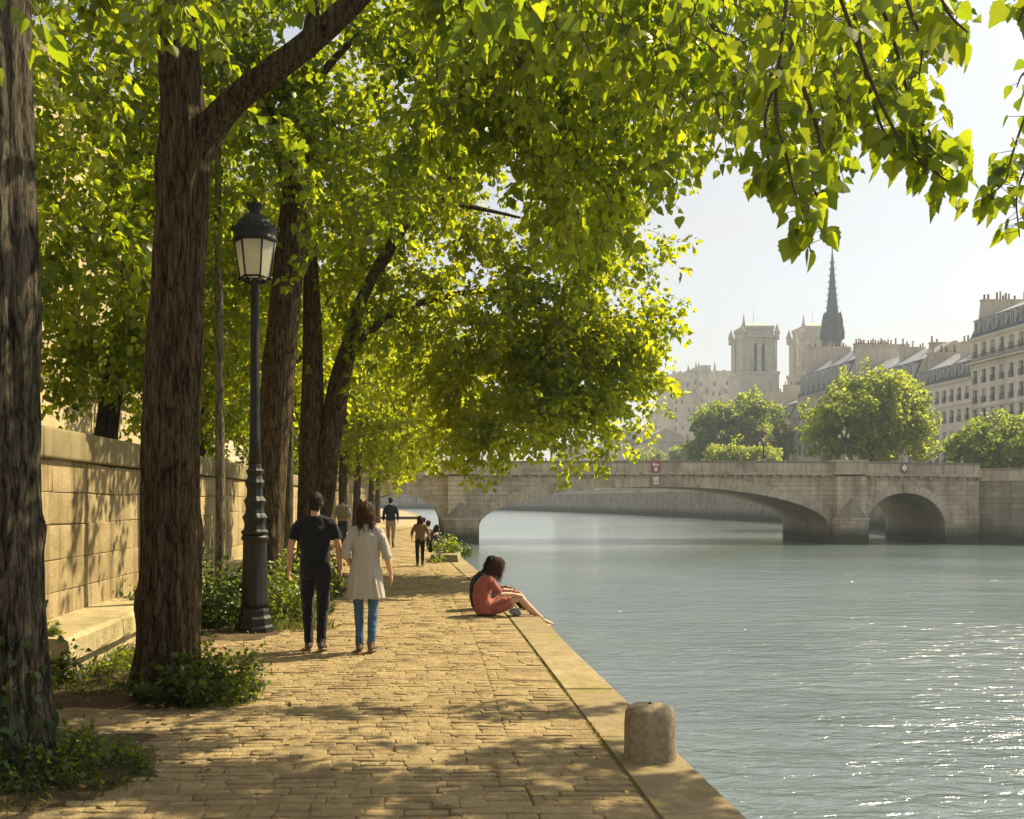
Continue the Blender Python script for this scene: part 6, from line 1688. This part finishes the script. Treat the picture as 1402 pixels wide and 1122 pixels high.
# grass tufts at the edges of the soil
def grass(label, x, y, rx, ry, n_, h, seed):
    rd = random.Random(seed); lv = Leaves()
    for i in range(n_):
        a = rd.uniform(0, 6.283); r = math.sqrt(rd.random()); l_ = h*rd.uniform(.4, 1.2)
        lv.put(np.array([[math.cos(a)*r*rx, math.sin(a)*r*ry, -.01]]), np.array([[rd.gauss(0, .4), rd.gauss(0, .4), 1.]]), np.array([[rd.gauss(0, 1), rd.gauss(0, 1), .5]]), np.array([l_]), np.array([rd.random()]))
    me = crown_mesh('grass_tuft', lv, 'blade', None)
    return tag(link_mesh('grass_tuft', me, [M['grass']]), label, 'grass', kind='stuff')
M['grass'] = m_leaf('grass_blade', (.07, .095, .02), (.22, .27, .03), .5, .03, .45)
TPL['blade'] = (np.array([(-.035, 0, 0), (.035, 0, 0), (.028, .5, -.06), (0, 1, -.28), (-.028, .5, -.06)]), [[0, 1, 2, 3, 4]])
for k, (x, y, rx, ry, n_, h) in enumerate(((-2.2, 6.0, .6, .45, 700, .07), (-2.9, 5.5, .9, .35, 700, .08), (-1.85, 8.35, .5, .4, 500, .09), (-2.9, 8.9, .5, .5, 500, .12), (-3.1, 10.2, .35, 1.0, 700, .13), (-2.0, 13.0, .9, .35, 700, .13), (-1.75, 14.6, .45, 1.2, 900, .2), (-1.9, 17.5, .5, 2.0, 1100, .24))):
    g_ = grass('short grass growing on the soil between the trees', x, y, rx, ry, n_, h, k); g_.location = (x, y, .01)
# block with plants on the kerb farther along
M['block'] = m_stone('old_block', (.20, .17, .11), (.32, .27, .17), 3, .6, stain=(.2, .18, .1), island=.2, moss=(.2, .2, .06))
for (lab, x, y, sx, sy, h) in (('low mossy stone block on the kerb with plants growing over it, past the child', .72, 27.6, .40, .8, .2),):
    t = thing('stone_block', lab, 'stone block', (x, y, 0), -.09); mb = MB()
    for (a, b) in ((-sy, -.02), (.02, sy)):
        q = [(-sx, a, -.03), (sx, a, -.03), (sx, b, -.03), (-sx, b, -.03), (-sx+.04, a+.03, h), (sx-.05, a+.03, h*.95), (sx-.04, b-.03, h), (-sx+.04, b-.03, h*.97)]; mb.hexa(q)
    mb.build('block', M['block'], t)
weeds('weed_clump', 'bright plants on the mossy kerb block, before the bridge pier', 'plant', (.72, 28.3, .22), 60, .09, 'mid', 'weed', (.35, .7), .55, seed=13)
weeds('weed_clump', 'dark bush hanging over the kerb edge before the bridge pier', 'plant', (1.22, 29.8, .0), 50, .09, 'mid', 'leaf_dark', (.22, .6), .5, seed=14)
weeds('weed_clump', 'small tuft at the front of the mossy kerb block', 'plant', (.42, 26.6, .0), 22, .07, 'mid', 'weed', (.16, .25), .3, seed=15)
# fallen leaves and twigs on the ground
lv = Leaves(); N = 2200
xs_ = []; 
for i in range(N):
    y = random.uniform(4.5, 24); x = -3.7+abs(random.gauss(0, 1.0)) if random.random() < .8 else random.uniform(-3, 1.2)
    if x > 1.5: continue
    sl_ = .024 if x > -1.4 else .05
    lv.put(np.array([[x, y, sl_+random.uniform(0, .02)]]), np.array([[random.gauss(0, 1), random.gauss(0, 1), random.gauss(0, .15)]]), np.array([[random.gauss(0, .25), random.gauss(0, .25), 1.]]), np.array([random.uniform(.015, .06)]), np.array([random.random()]))
M['dry_leaf'] = m_leaf('dry_leaf', (.17, .11, .045), (.2, .13, .03), .5, .03, .2)
tag(link_mesh('fallen_leaves', crown_mesh('fallen_leaves', lv, 'mid', None), [M['dry_leaf']]), 'dry fallen leaves scattered on the soil and setts', 'leaves', kind='stuff')
# moss and grass in the joint along the kerb
lv = Leaves()
for i in range(2600):
    y = 3+27*random.random()**1.5; x = inner_x(y)+random.gauss(0, .012); k = noise.noise(Vector((y*1.2, 0, 2)))
    if k < -.1: continue
    lv.put(np.array([[x, y, -.008]]), np.array([[random.gauss(0, .6), random.gauss(0, .6), 1.]]), np.array([[random.gauss(0, 1), random.gauss(0, 1), .2]]), np.array([random.uniform(.008, .020)]), np.array([random.random()]))
M['moss'] = m_leaf('joint_moss', (.22, .20, .04), (.2, .2, .03), .4, .03, .3)
tag(link_mesh('joint_grass', crown_mesh('joint_grass', lv, 'far', None), [M['moss']]), 'moss and fine grass in the joint along the kerb', 'moss', kind='stuff')
# ------------------------------------------------------------------ haze
n = NT('haze_air')
v = n.n('ShaderNodeVolumePrincipled'); v.inputs['Color'].default_value = rgb(.74, .86, 1.0); v.inputs['Density'].default_value = .00038
v.inputs['Anisotropy'].default_value = .35
n.l(v.outputs[0], n.out.inputs['Volume'])
mb = MB(); mb.box(-1800, 2600, -320, 5600, -5.5, 108)
tag(mb.build('haze', n.mat), kind='stuff')
